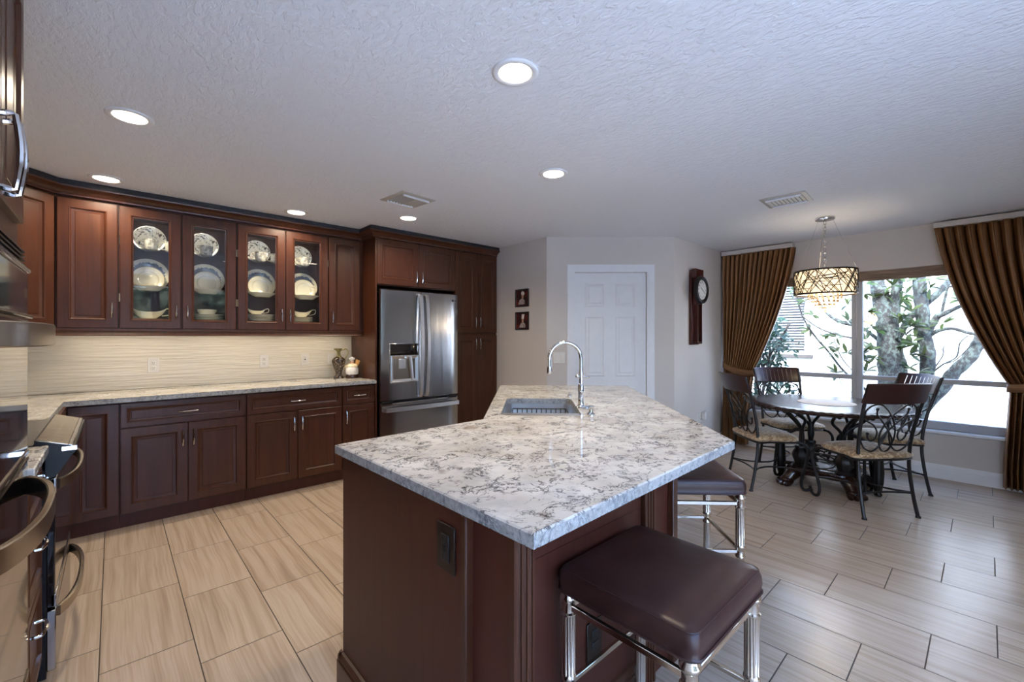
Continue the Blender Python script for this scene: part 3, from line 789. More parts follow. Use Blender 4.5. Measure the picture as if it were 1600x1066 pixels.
m = MB(); m.box(OX - .03, OX, 1.273, 2.027, 1.415, 1.545, .003); cp = m.build('control_panel', 'black_glass', r)
MB().box(OX - .03, OX + .007, 1.273, 2.027, 1.545, 1.557, .002).build('trim', 'steel', cp); MB().box(OX - .03, OX + .012, 1.273, 2.027, 1.404, 1.414, .002).build('trim', 'steel', cp)
m = MB()
for k in range(4): m.box(OX - .02, OX - .004, 1.285, 2.015, 1.566 + k * .013, 1.571 + k * .013)
m.build('vent_slats', 'black_plastic', r)
def bow_handle(par, x, ya, yb, z, out, hh, mat, thk=.016):
    n = 16; pts = []
    for i in range(n + 1):
        t = i / n; y = ya + (yb - ya) * t; e = 1 - abs(2 * t - 1) ** 2.6
        pts.append((x + .004 + (out - .004) * e ** .8, y, z))
    return MB().strip(pts, (0, 0, 1), hh, thk).build('handle', mat, par, 40)
for z0, z1, hz in ((.985, 1.402, 1.352), (.30, .972, .893)):
    d = MB().box(OX - .028, OX, 1.273, 2.027, z0, z1, .003).build('oven_door', 'black_glass', r)
    MB().box(OX - .001, OX + .003, 1.273, 2.027, z1 - .007, z1).build('door_trim', 'steel_dark', d); MB().box(OX - .001, OX + .003, 1.273, 2.027, z0, z0 + .010).build('door_trim', 'steel_dark', d)
    bow_handle(d, OX, 1.31, 1.985, hz, .074, .056, 'steel_dark')

r = thing('drawer_base_cabinet', 'narrow cherry drawer base between oven tower and range', 'cabinet', (-.55, 2.255, 0))
MB().box(WW + .014, -.222, 2.0525, 2.4565, .10, CT0 - .001).build('carcass', 'cherry', r); MB().box(WW + .014, -.28, 2.0525, 2.4565, 0, .1).build('toe_kick', 'cherry_dark', r)
for z0, z1 in ((.112, .43), (.436, .70), (.706, .883)):
    d = front('drawer', (-.222, 2.056, z0), (0, 1, 0), (1, 0, 0), .397, z1 - z0, r, DRAWER); pull(d, (-.21, 2.25, (z0 + z1) / 2 + .05), (0, 1, 0), (1, 0, 0), .13, .036)
tag(MB().box(WW + .014, -.185, 2.0525, 2.4570, CT0, CT1, .004).build('countertop', 'granite', None, 30), 'short strip of quartz countertop between oven tower and range', 'countertop')

r = thing('range', 'stainless and black slide-in range with curved handles', 'range', (-.5, 2.84, 0))
RY0, RY1 = 2.4595, 3.2195
MB().box(-.86, -.192, RY0, RY1, .02, .905, .003).build('body', 'black_enamel', r)
ck = MB().box(-.86, -.224, RY0 - .0, RY1 + .0, .905, .932, .003).build('cooktop', 'black_glass', r)
m = MB()
for x, y, rr in ((-.40, 2.66, .10), (-.40, 3.02, .085), (-.68, 2.66, .085), (-.68, 3.02, .10)):
    m.lathe([(rr - .003, .9321), (rr - .003, .9326), (rr, .9326), (rr, .9321)], (x, y, 0), 32)
m.build('burner_ring', 'steel_dark', ck)
m = MB(); pr = [(-.224, .905), (-.19, .80), (-.168, .80), (-.112, .893), (-.112, .912), (-.224, .950)]
m.loops([[Vector((x, RY0, z)) for x, z in pr], [Vector((x, RY1, z)) for x, z in pr]]); cp = m.build('control_console', 'black_enamel', r, 20)
sl = Vector((.112, 0, -.038)).normalized(); sn = Vector((.038, 0, .112)).normalized()
m = MB(); c = Vector((-.176, (RY0 + RY1) / 2, .9345)); m.obox(c + sn * .001, sl, Y_, sn, .090, RY1 - RY0, .006, .001); m.build('control_panel', 'steel_dark', cp)
m = MB(); m.obox(c + sl * .052 + sn * .001, sl, Y_, sn, .016, RY1 - RY0, .008, .003); m.build('panel_trim', 'steel', cp)
m = MB(); m.box(-.150, -.108, RY0 - .001, RY0 + .006, .898, .914); m.build('end_cap', 'chrome', cp)
dd = MB().box(-.192, -.168, RY0 + .003, RY1 - .003, .292, .795, .003).build('oven_door', 'black_glass', r)
MB().box(-.180, -.165, RY0 + .003, RY1 - .003, .735, .795, .002).build('door_trim', 'steel', dd); MB().box(-.180, -.165, RY0 + .003, RY1 - .003, .292, .34, .002).build('door_trim', 'steel', dd)
bow_handle(dd, -.168, RY0 + .03, RY1 - .03, 00.765, .056, .040, 'steel_dark')
dw_ = MB().box(-.192, -.166, RY0 + .003, RY1 - .003, .045, .280, .003).build('warming_drawer', 'steel', r)
bow_handle(dw_, -.166, RY0 + .03, RY1 - .03, .262, .056, .040, 'steel_dark')

# ================================================================== island
def rrect(w, d, r, n=5):
    out = []
    for cx_, cy_, a0 in ((w / 2 - r, d / 2 - r, 0), (-w / 2 + r, d / 2 - r, pi / 2), (-w / 2 + r, -d / 2 + r, pi), (w / 2 - r, -d / 2 + r, 1.5 * pi)):
        for i in range(n + 1):
            a = a0 + (pi / 2) * i / n; out.append((cx_ + r * cos(a), cy_ + r * sin(a)))
    return out
isl = thing('kitchen_island', 'dark cherry kitchen island base under the angled quartz top', 'island', (1.5, 1.3, 0))
BX = .662
body = [(BX, 1.69), (BX, .90), (1.735, .90), (3.02, 2.185), (2.47, 2.80), (1.395, 1.69)]
CARC = True
m = MB(); m.box(BX - .004, BX + .002, .907, 1.69, .12, .8930); m.build('end_panel', 'cherry_dark', isl)
m = MB(); m.box(BX - .010, BX + .02, .885, .907, .12, .8930, .004); m.build('corner_stile', 'cherry', isl)
MB().box(.676, .715, .7305, .8995, 0, .8930).build('wing_panel', 'cherry_dark', isl)
m = MB(); pr = []
x0, x1, y0, y1 = .664, .728, .714, .732
poly = [(x0, y1), (x0, y0 + .004), (x0 + .004, y0)]
for k in range(3):
    c = x0 + .014 + k * .018
    poly += [(c - .006, y0), (c - .005, y0 + .004), (c - .002, y0 + .0065), (c + .002, y0 + .0065), (c + .005, y0 + .004), (c + .006, y0)]
poly += [(x1 - .004, y0), (x1, y0 + .004), (x1, y1)]
m.prism(poly[::-1], 0.0, .8930); m.build('fluted_post', 'cherry', isl, 25)
m = MB(); y0 = .878; poly = [(1.495, .8995), (1.495, y0 + .003), (1.498, y0)]
for k in range(3):
    c = 1.513 + k * .019
    poly += [(c - .006, y0), (c - .004, y0 + .005), (c, y0 + .0065), (c + .004, y0 + .005), (c + .006, y0)]
poly += [(1.567, y0), (1.57, y0 + .003), (1.57, .8995)]
m.prism(poly[::-1], 0.0, .8930); m.build('fluted_post', 'cherry', isl, 25)
m = MB(); m.box(1.70, 1.737, .872, .8995, 0, .8930, .003); m.build('corner_stile', 'cherry', isl)
def skirt(p, q, n, name):
    p, q, n = Vector(p), Vector(q), Vector(n)
    prof = [(0, 0), (.018, 0), (.018, .092), (.014, .098), (.015, .106), (.008, .122), (.0, .126)]
    MB().loops([[p + n * a_ + Z_ * z for a_, z in prof], [q + n * a_ + Z_ * z for a_, z in prof]]).build(name, 'cherry', isl, 25)
skirt((BX - .004, 1.708, 0), (BX - .004, .907, 0), (-1, 0, 0), 'base_molding'); skirt((.73, .8995, 0), (1.494, .8995, 0), (0, -1, 0), 'base_molding'); skirt((BX - .02, 1.6905, 0), (1.39, 1.6905, 0), (0, 1, 0), 'base_molding')
# quartz top with the sink cut out
SA, SB = Vector((cos(-pi / 4), sin(-pi / 4), 0)), Vector((cos(pi / 4), sin(pi / 4), 0)); SCN = Vector((1.904, 1.830, 0)); SWD, SDP = .435, .655
top = [(.633, 1.707), (.654, .646), (1.84, .685), (3.254, 2.088), (2.48, 2.865), (1.384, 1.733)]
def inset(poly, d):
    n = len(poly); area = sum(poly[i][0] * poly[(i + 1) % n][1] - poly[(i + 1) % n][0] * poly[i][1] for i in range(n)); sg = 1 if area > 0 else -1; out = []
    for i in range(n):
        p, q, s_ = Vector(poly[i - 1]), Vector(poly[i]), Vector(poly[(i + 1) % n])
        e0, e1 = (q - p).normalized(), (s_ - q).normalized(); n0, n1 = Vector((-e0.y, e0.x)) * sg, Vector((-e1.y, e1.x)) * sg
        b = (n0 + n1).normalized(); out.append(q + b * (d / max(.3, b.dot(n0))))
    return [(v.x, v.y) for v in out]
def slab_hole(outer, hole, z0, z1):
    mb = MB(); bm = mb.bm; e = .004
    top_o = [bm.verts.new((x, y, z1)) for x, y in inset(outer, e)]; up = [bm.verts.new((x, y, z1 - e)) for x, y in outer]; lo = [bm.verts.new((x, y, z0 + .002)) for x, y in outer]; bo = [bm.verts.new((x, y, z0)) for x, y in inset(outer, .002)]
    th = [bm.verts.new((x, y, z1)) for x, y in hole]; bh = [bm.verts.new((x, y, z0)) for x, y in hole]
    for a_, b_ in ((top_o, up), (up, lo), (lo, bo), (th, bh)):
        for i in range(len(a_)): j = (i + 1) % len(a_); bm.faces.new((a_[i], a_[j], b_[j], b_[i]))
    for o_, h_ in ((top_o, th), (bo, bh)):
        ed = []
        for l in (o_, h_):
            for i in range(len(l)): ed.append(bm.edges.get((l[i], l[(i + 1) % len(l)])))
        bmesh.ops.triangle_fill(bm, use_beauty=True, use_dissolve=False, edges=ed)
    return mb
hole = [tuple((SCN + SA * u + SB * v)[:2]) for u, v in rrect(SWD, SDP, .05)]
tag(stone_edge(slab_hole(top, hole, .895, .930).build('countertop', 'granite', None, 20)), 'wide angled island countertop of white and grey veined quartz', 'countertop')

whole = slab_hole(body, [tuple((SCN + SA * u + SB * v)[:2]) for u, v in rrect(SWD + .054, SDP + .054, .06)], .690, .8935); whole.prism(body, 0.0, .690)
whole.build('carcass', 'cherry_dark', isl)
# sink, rack, faucet
r = thing('kitchen_sink', 'undermount stainless sink set into the island countertop', 'sink', (SCN.x, SCN.y, .70))
def sring(w, d, rr, z, off=0.0): return [SCN + SA * u + SB * (v + off) + Z_ * z for u, v in rrect(w, d, rr)]
m = MB(); m.loops([sring(SWD + .05, SDP + .05, .06, .8945), sring(SWD + .05, SDP + .05, .06, .70), sring(SWD - .03, SDP - .03, .04, .70), sring(SWD - .03, SDP - .03, .04, .705), sring(SWD + .002, SDP + .002, .05, .73), sring(SWD + .004, SDP + .004, .052, .8945)], True, False, False, wrap=True)
m.bm.faces.new([m.bm.verts.new(p) for p in sring(SWD - .03, SDP - .03, .04, .704)]); m.build('bowl', 'steel_sink', r, 40)
m = MB(); m.obox(SCN + SB * -.266 + Z_ * .920, SA, SB, Z_, SWD - .006, .115, .008, .003); m.build('ledge', 'steel_handle', r)
m = MB()
for k in range(12):
    c = SCN + SA * (-.176 + .032 * k)
    for v in (-.19, .28): m.tube([c + SB * v + Z_ * .80, c + SB * v + Z_ * .868], .0032, 6)
    m.tube([c + SB * -.19 + Z_ * .80, c + SB * .28 + Z_ * .80], .0028, 6)
for z in (.80, .868): m.tube([SCN + SA * u + SB * (v + .045) + Z_ * z for u, v in rrect(.36, .47, .02, 3)], .0042, 6, True)
for u in (-.17, .17):
    for v in (-.18, .27): m.tube([SCN + SA * u + SB * v + Z_ * .706, SCN + SA * u + SB * v + Z_ * .80], .003, 6)
tag(m.build('sink_rack', 'iron', None, 40), 'dark wire basket rack standing inside the island sink', 'rack')
FP = Vector((2.045, 1.626, 0))
r = thing('faucet', 'tall chrome gooseneck faucet beside the island sink', 'faucet', (FP.x, FP.y, .930))
m = MB(); m.lathe([(0, .930), (.027, .930), (.027, .936), (.021, .942), (.018, .95), (.018, 1.02), (.0195, 1.024), (.0195, 1.034), (.018, 1.038), (.018, 1.062), (.0135, 1.07), (0, 1.07)], (FP.x, FP.y, 0), 20); m.build('base', 'chrome', r)
pts = [FP + Z_ * 1.065, FP + Z_ * 1.14, FP + Z_ * 1.215]; R_ = .094
for k in range(1, 15): a = pi * k / 14 * 1.04; pts.append(FP - SA * (R_ * (1 - cos(a))) + Z_ * (1.22 + R_ * sin(a)))
MB().tube(pts, .0118, 12).build('neck', 'chrome', r)
e = pts[-1]; dr_ = (pts[-1] - pts[-2]).normalized(); MB().tube([e - dr_ * .01, e, e + dr_ * .03, e + dr_ * .075, e + dr_ * .08], [.0125, .0135, .0145, .0155, .013], 14).build('spray_head', 'chrome', r)
h = MB().ball(FP - SB * .022 + Z_ * 1.025, .014).build('valve', 'chrome', r)
m = MB(); m.ball(FP - SA * .022 + Z_ * 1.115, .013); m.tube([FP - SA * .02 + Z_ * 1.115, FP + SA * .02 + Z_ * 1.115], .006, 8); m.tube(spline([FP + SA * .018 + Z_ * 1.115, FP + SA * .035 + Z_ * 1.108, FP + SA * .05 + Z_ * 1.113], 4), [.006] * 4 + [.005] * 5, 8); m.build('lever', 'chrome', r)
m = MB(); m.tube([FP - SB * .03 + Z_ * .938, FP - SB * .035 + SA * .07 + Z_ * .938], .008, 8); m.build('deck_bar', 'chrome', r)
m = MB(); m.lathe([(0, .9302), (.022, .9302), (.022, .936), (.012, .944), (.010, .962), (.013, .966), (.013, .976), (.006, .982), (0, .982)], (1.885, 1.432, 0), 16); m.tube([(1.885, 1.432, .972), (1.885 - .03, 1.432 + .012, .970)], .004, 6)
tag(m.build('soap_dispenser', 'chrome', None), 'short chrome soap dispenser in front of the faucet', 'soap dispenser')
tag(MB().lathe([(0, .9302), (.018, .9302), (.018, .938), (.011, .942), (.011, .950), (0, .951)], (2.37, 1.985, 0), 14).build('sink_button', 'chrome', None), 'small chrome button on the countertop behind the sink', 'button')

# outlets and switches
def plate(name, label, c, a, n, w, h, kind, mats, gangs=1, group=None, cat='outlet'):
    c, a, n = Vector(c), Vector(a), Vector(n); r = thing(name, label, cat, c, group); up = Z_
    m = MB(); m.obox(c + n * .0035, a, n, up, w, .006, h, .002); pl = m.build('plate', mats[0], r)
    for g in range(gangs):
        cc = c + a * ((g - (gangs - 1) / 2) * w / gangs)
        if kind == 'duplex':
            for s in (-1, 1):
                m = MB(); m.obox(cc + n * .0075 + up * (s * .0205), a, n, up, .032, .004, .030, .0015); so = m.build('socket', mats[1], r)
                m = MB()
                for q in (-.006, .006): m.obox(cc + n * .0096 + up * (s * .0205 + .003) + a * q, a, n, up, .0022, .001, .009)
                m.obox(cc + n * .0096 + up * (s * .0205 - .008), a, n, up, .005, .001, .005); m.build('slots', 'dark', so)
        elif kind == 'gfci':
            m = MB(); m.obox(cc + n * .0075, a, n, up, .036, .005, .072, .0015); so = m.build('socket', mats[1], r)
            m = MB()
            for s in (-1, 1):
                for q in (-.006, .006): m.obox(cc + n * .0102 + up * (s * .023) + a * q, a, n, up, .0022, .001, .009)
            m.obox(cc + n * .0105 + up * .004, a, n, up, .014, .002, .006); m.obox(cc + n * .0105 - up * .004, a, n, up, .014, .002, .006); m.build('slots', 'dark', so)
        else:
            m = MB(); m.obox(cc + n * .0075, a, n, up, .033, .005, .067, .0025); m.build('rocker', mats[1], r)
    m = MB()
    for s in (-1, 1): m.lathe([(0, 0), (.003, 0), (.003, .001), (0, .001)], tuple(c + n * .0066 + up * (s * (h / 2 - .012))), 8, 'y' if abs(n.y) > .9 else 'x')
    m.build('screws', mats[0], r); return r
WPm = ('white_plastic', 'white_plastic'); BZ = ('bronze', 'black_plastic'); yb = NW - .012
plate('wall_outlet', 'wide white outlet on the rippled backsplash nearest the corner', (.2425, yb, 1.115), (1, 0, 0), (0, -1, 0), .076, .12, 'duplex', WPm, 1, 'white outlets on the backsplash')
plate('wall_outlet', 'white outlet in the middle of the rippled backsplash', (1.057, yb, 1.12), (1, 0, 0), (0, -1, 0), .074, .12, 'duplex', WPm, 1, 'white outlets on the backsplash')
plate('wall_outlet', 'white outlet on the backsplash next to the light switch', (1.4225, yb, 1.124), (1, 0, 0), (0, -1, 0), .074, .115, 'gfci', WPm, 1, 'white outlets on the backsplash')
plate('light_switch', 'white rocker switch on the backsplash behind the dark vase', (1.682, yb, 1.118), (1, 0, 0), (0, -1, 0), .072, .115, 'rocker', WPm, 1, None, 'switch')
plate('wall_outlet', 'dark bronze outlet high on the end panel of the island', (BX - .004, .975, .785), (0, 1, 0), (-1, 0, 0), .082, .125, 'gfci', BZ)
plate('wall_outlet', 'dark bronze outlet low on the island behind the near stool', (1.197, .8995, .327), (1, 0, 0), (0, -1, 0), .082, .13, 'duplex', BZ)
plate('light_switch', 'white double rocker switch left of the white closet door', CA + ce * .134 + Z_ * 1.125, ce, cn, .125, .12, 'rocker', WPm, 2, None, 'switch')
r = plate('wall_outlet', 'white outlet with a plugged in adapter low on the wall below the clock', (5.13, 2.30, .40), (1, 0, 0), (0, -1, 0), .074, .115, 'duplex', WPm)
m = MB(); m.box(5.145, 5.195, 2.25, 2.288, .37, .46, .008, 2); m.tube([(5.17, 2.262, .455), (5.17, 2.25, .49)], .006, 6); m.build('adapter', 'white_plastic', r)

# ================================================================== bar stools
def make_stool(label):
    r = thing('bar_stool', label, 'stool', (0, 0, 0), 'leather bar stools at the island'); w, d = .452, .425
    rg = []
    for z, ins, rr in ((.588, .012, .022), (.588, .0, .024), (.593, -.004, .026), (.598, 0, .024), (.615, -.003, .026), (.635, -.001, .026), (.647, .002, .03), (.6545, .008, .028), (.6595, .022, .03), (.664, .06, .04), (.668, .12, .05), (.669, .16, .04)):
        rg.append([Vector((x, y, z)) for x, y in rrect(w - 2 * ins, d - 2 * ins, rr, 6)])
    st = MB().loops(rg).build('seat', 'leather', r, 60)
    m = MB(); q = [Vector((x, y, .6515)) for x, y in rrect(w - .010, d - .010, .028, 6)]; m.tube(q, .0024, 6, True); m.build('seam', 'leather', st)
    m = MB(); q = [Vector((x, y, .5915)) for x, y in rrect(w + .006, d + .006, .036, 6)]; m.tube(q, .0045, 6, True); m.build('piping', 'leather', st)
    lx, ly = w / 2 - .025, d / 2 - .025
    for sx in (-1, 1):
        for sy in (-1, 1):
            def fl(a, k): return 1.0 if k not in FLK else 1 - .13 * (0.5 + 0.5 * cos(14 * a)) ** 2
            prof = [(0, 0), (.020, 0), (.024, .008), (.021, .02), (.022, .028), (.019, .034), (.019, .036), (.019, 0.2665), (.019, 0.2685), (.022, 0.2745), (.0235, 0.2825), (.0195, 0.2885), (.0195, 0.3185), (.024, 0.3245), (.024, 0.3305), (.0215, 0.3365), (.0215, 0.3385), (.0215, 0.5115), (.0215, 0.5135), (.0245, 0.5165), (.0245, 0.5205), (.0195, 0.5245), (.0195, 0.5515), (.021, 0.5545), (.0255, 0.5615), (.0255, 0.5695), (.020, 0.5755), (.0195, 0.588), (0, 0.588)]
            FLK = {6, 7, 16, 17}
            MB().lathe(prof, (sx * lx, sy * ly, 0), 84, mod=fl).build('leg', 'nickel', r, 50)
    m = MB()
    for s in (-1, 1):
        m.box(-lx, lx, s * ly - .007, s * ly + .007, .528, .546, .002); m.box(s * lx - .007, s * lx + .007, -ly, ly, .528, .546, .002)
    m.build('apron_rail', 'nickel', r)
    m = MB()
    for s in (-1, 1):
        m.box(-lx, lx, s * ly - .007, s * ly + .007, .296, .312, .002); m.box(s * lx - .007, s * lx + .007, -ly, ly, .296, .312, .002)
    m.build('stretcher', 'nickel', r)
    m = MB(); m.box(-w / 2 + .02, w / 2 - .02, -d / 2 + .02, d / 2 - .02, .5765, .5895); m.build('seat_board', 'black_plastic', r)
    return r
s1 = make_stool('dark brown leather stool with fluted metal legs in the foreground'); s1.location = (1.212, .665, 0)
dup(s1, (2.262, 1.088, 0), radians(45), 'dark brown leather stool half hidden behind the far corner of the island')

# ================================================================== dining table
TC = Vector((4.78, .99, 0))
t = thing('dining_table', 'round dark wood dining table on a wrought iron scroll base', 'table', TC)
def rope(a, k): return 1.0 + (.010 * sin(60 * a + (k - 2) * .9) if k in (2, 3, 4) else 0)
MB().lathe([(0, .715), (.60, .715), (.630, .722), (.640, .732), (.630, .744), (.618, .750), (.612, .7475), (.604, .751), (.55, .752), (0, .752)], TC, 240, mod=rope).build('tabletop', 'walnut', t, 50)
m = MB(); m.lathe([(0, .12), (.27, .12), (.305, .135), (.30, .15), (.27, .158), (.265, .172), (0, .172)], TC, 48, mod=lambda a, k: 1 + .10 * cos(4 * a - pi)); m.build('base_platform', 'walnut', t)
for i in range(4):
    a = pi / 4 + i * pi / 2; dv = Vector((cos(a), sin(a), 0)); sv = Vector((-sin(a), cos(a), 0)); m = MB()
    m.tube([TC + dv * .26 + Z_ * .13, TC + dv * .31 + Z_ * .10, TC + dv * .34 + Z_ * .06, TC + dv * .36 + Z_ * .045], [.055, .058, .048, .045], 12)
    for q in (-.05, -.017, .017, .05): m.ball(TC + dv * (.395 - abs(q) * .5) + sv * q + Z_ * .030, .048, .019, .030, 10, Matrix.Rotation(a + q * 4, 3, 'Z'))
    m.ball(TC + dv * .35 + Z_ * .045, .06, .06, .045, 12); m.build('claw_foot', 'walnut', t)
    c = TC + dv * .225; m = MB()
    m.lathe([(0, .165), (.058, .165), (.062, .18), (.045, .20), (.05, .22), (.062, .25), (.066, .28), (.055, .31), (.04, .335), (.046, .345), (.042, .36), (0, .36)], c, 24, mod=lambda a_, k: 1 + .08 * cos(8 * a_)); m.build('urn', 'iron', t)
    for q in (-1, 0, 1):
        av = Vector((cos(a + q * .42), sin(a + q * .42), 0))
        p = spline([c + Z_ * .33, c + sv * q * .018 + Z_ * .42 - dv * .01, c + sv * q * .02 + Z_ * .52 - dv * .005, TC + av * .28 + Z_ * .61, TC + av * .36 + Z_ * .675, TC + av * .46 + Z_ * .703, TC + av * .54 + Z_ * .706], 5)
        m = MB(); m.tube(p, .013, 8); m.ball(p[-1], .017); m.build('scroll_bar', 'iron', t)
m = MB()
for z in (.185, .318): m.tube([TC + Vector((x, y, z)) for x, y in rrect(.36, .36, .03, 4)], .007, 6, True)
for i in range(4):
    R4 = Matrix.Rotation(i * pi / 2, 3, 'Z')
    for s in (-1, 1):
        base_ = [(s * .010, .19), (s * .035, .195), (s * .085, .215), (s * .10, .245), (s * .075, .268), (s * .05, .25), (s * .06, .232)]
        p = spline([TC + R4 @ Vector((x, -.18, z)) for x, z in base_], 4); m.tube(p, .006, 6)
        base_ = [(s * .010, .315), (s * .035, .31), (s * .08, .30), (s * .095, .282), (s * .07, .262), (s * .035, .268), (s * .03, .285)]
        p = spline([TC + R4 @ Vector((x, -.18, z)) for x, z in base_], 4); m.tube(p, .006, 6)
m.build('scroll_gallery', 'iron', t)
for sy in (-1, 1):
    c = TC + Vector((.0, sy * .365, 0)); m = MB()
    m.lathe([(0, 0), (.02, 0), (.028, .012), (.02, .03), (.026, .05), (.036, .12), (.04, .2), (.034, .30), (.03, .36), (.036, .38), (.03, .40), (.0, .40)], c, 24, mod=lambda a_, k: 1 + .07 * cos(10 * a_)); m.tube([c + Z_ * .39, TC + Vector((0, sy * .24, .47)), TC + Vector((0, sy * .17, .49))], .016, 8); m.tube([c + Z_ * .14, TC + Vector((0, sy * .26, .145))], .018, 8)
    m.build('outrigger_leg', 'iron', t)
m = MB(); m.lathe([(0, .7525), (.19, .7525), (.215, .7535), (.222, .7545), (.215, .757), (0, .757)], TC + Vector((.0, .0, 0)), 64, mod=lambda a, k: 1 + .012 * cos(24 * a))
tag(m.build('place_mat', 'white_cloth', None), 'round white place mat in the middle of the dark dining table', 'place mat')

# ================================================================== dining chairs
def make_chair(label):
    r = thing('dining_chair', label, 'chair', (0, 0, 0), 'scroll back dining chairs around the round table')
    back = lambda t: -.005 - .10 * t ** 1.3          # rake of the back, t from seat to top
    for s in (-1, 1):
        p = spline([(s * .214, -.012, 0), (s * .210, .018, .14), (s * .206, .045, .32), (s * .207, .050, .44), (s * .213, .035, .60), (s * .226, -.012, .80), (s * .240, -.075, 1.0)], 5)
        m = MB(); m.tube(p, [.0125] * len(p), 8); m.lathe([(0, 0), (.018, 0), (.016, .012), (.012, .016), (0, .016)], p[0] * 1.0, 10); m.build('rear_leg', 'iron', r)
        p = spline([(s * .200, .385, .425), (s * .222, .435, .415), (s * .238, .462, .365), (s * .230, .458, .27), (s * .210, .435, .15), (s * .203, .425, .07), (s * .208, .438, .022), (s * .216, .468, .014), (s * .222, .492, .032), (s * .222, .488, .052)], 5)
        m = MB(); m.tube(p, [.0125] * (len(p) - 8) + [.012, .012, .012, .012, .011, .010, .011, .014], 8); m.build('front_leg', 'iron', r)
    def seat_ring(z, ins):
        P = [(-.205, .03), (.205, .03), (.222, .15), (.232, .30), (.215, .385), (.12, .425), (0, .435), (-.12, .425), (-.215, .385), (-.232, .30), (-.222, .15)]
        c = Vector((0, .22)); q = [c + (Vector(p) - c) * (1 - ins / .21) for p in P]
        pts = [Vector((v.x, v.y, z)) for v in q]; out = []; n = len(pts)
        for i in range(n):
            p0, p1, p2, p3 = pts[i - 1], pts[i], pts[(i + 1) % n], pts[(i + 2) % n]
            for k in range(4):
                t_ = k / 4; out.append(0.5 * ((2 * p1) + (p2 - p0) * t_ + (2 * p0 - 5 * p1 + 4 * p2 - p3) * t_ ** 2 + (3 * p1 - p0 - 3 * p2 + p3) * t_ ** 3))
        return out
    MB().loops([seat_ring(.434, .02), seat_ring(.436, .004), seat_ring(.446, -.004), seat_ring(.458, -.004), seat_ring(.470, .006), seat_ring(.484, .035), seat_ring(.494, .08), seat_ring(.499, .14)]).build('seat', 'damask', r, 60)
    m = MB(); m.tube(seat_ring(.427, .006), .0085, 6, True); m.build('seat_frame', 'iron', r)
    # wooden top rail, hollowed towards the sitter
    m = MB(); rings = []; n = 16
    for i in range(n + 1):
        x = -.245 + .49 * i / n; bow = -.060 * (1 - (x / .245) ** 2); sec = []
        for z, yy in ((.862, -.028), (1.005, -.078)):
            sec.append((yy, z))
        (ya, za), (yb_, zb) = sec; tk = .011
        crown_ = .006 * cos(x / .245 * pi / 2)
        rings.append([Vector((x, ya + bow - tk, za)), Vector((x, ya + bow + tk, za)), Vector((x, yb_ + bow + tk, zb + crown_)), Vector((x, yb_ + bow + tk * .3, zb + .006 + crown_)), Vector((x, yb_ + bow - tk, zb + crown_))])
    rail = m.loops(rings).build('top_rail', 'rail_wood', r, 35)
    m = MB()
    for i in range(9):
        x = -.17 + .34 * i / 8; bow = -.060 * (1 - (x / .245) ** 2) + .0105
        m.tube([(x, -.032 + bow, .872), (x, -.0735 + bow, .992)], .0028, 6)
    m.build('inlay_lines', 'nickel', rail)
    # scroll work
    H0, H1 = .475, .862; rows = []
    def P(s_, t_): 
        hw = .198 + .018 * t_; z = H0 + (H1 - H0) * t_
        yy = .048 - .076 * max(0, t_) ** 1.4 - .022 * (1 - s_ * s_) * t_
        return Vector((s_ * hw, yy, z))
    C = [[(-.58, .87), (-.56, .78), (-.40, .69), (-.15, .54), (.10, .38), (.25, .22), (.17, .07), (.0, .015)],
         [(-.97, .70), (-.94, .85), (-.76, .955), (-.5, .97), (-.25, .88), (0, .73), (.2, .55), (.3, .36), (.24, .15), (.10, .03)],
         [(-.97, .70), (-.86, .64), (-.6, .56), (-.42, .42), (-.45, .29), (-.60, .24), (-.74, .31), (-.76, .38)],
         [(-.98, .24), (-.82, .10), (-.52, .03), (-.25, .13), (-.08, .33), (0, .50)]]
    for s in (-1, 1):
        m = MB()
        for c in C: m.tube(spline([P(-s * a_, b_) for a_, b_ in c], 5), .0062, 6)
        m.ball(P(-s * -.58, .88), .011); m.ball(P(-s * -.765, .39), .011)
        m.build('back_scroll', 'iron', r)
    m = MB(); m.tube([P(-1, -.02), P(0, -.02), P(1, -.02)], .008, 6); m.tube([P(x / 8 , 1.0) for x in range(-8, 9)], .007, 6); m.build('back_rail', 'iron', r)
    m = MB(); m.tube(spline([(-.208, .03, .17), (-.1, .055, .172), (0, .062, .173), (.1, .055, .172), (.208, .03, .17)], 5), .0075, 6); m.build('stretcher', 'iron', r)
    for s in (-1, 1):
        m = MB(); m.tube(spline([(s * .208, .03, .175), (s * .13, .10, .175), (s * .085, .18, .175), (s * .075, .24, .175), (s * .095, .33, .175), (s * .15, .40, .175), (s * .213, .432, .17)], 5), .0075, 6); m.build('stretcher', 'iron', r)
    return r
def chair_pose(mid, foot_dir):
    f = Vector(foot_dir).normalized(); return (mid[0], mid[1], 0), atan2(-f.x, f.y)
ch = make_chair('wrought iron dining chair in front, its back turned to the camera')
loc, rz = chair_pose((4.265, .490), (.618, .786)); ch.location = loc; ch.rotation_euler = (0, 0, rz)
for mid, fd, lb in (((4.275, 1.542), (.72, -.70), 'wrought iron dining chair at the left beside the island corner'),
                    ((5.335, 1.520), (-.69, -.72), 'wrought iron dining chair by the left curtain with its back to the window'),
                    ((5.275, .468), (-.63, .78), 'wrought iron dining chair on the right between table and window')):
    loc, rz = chair_pose(mid, fd); dup(ch, loc, rz, lb)

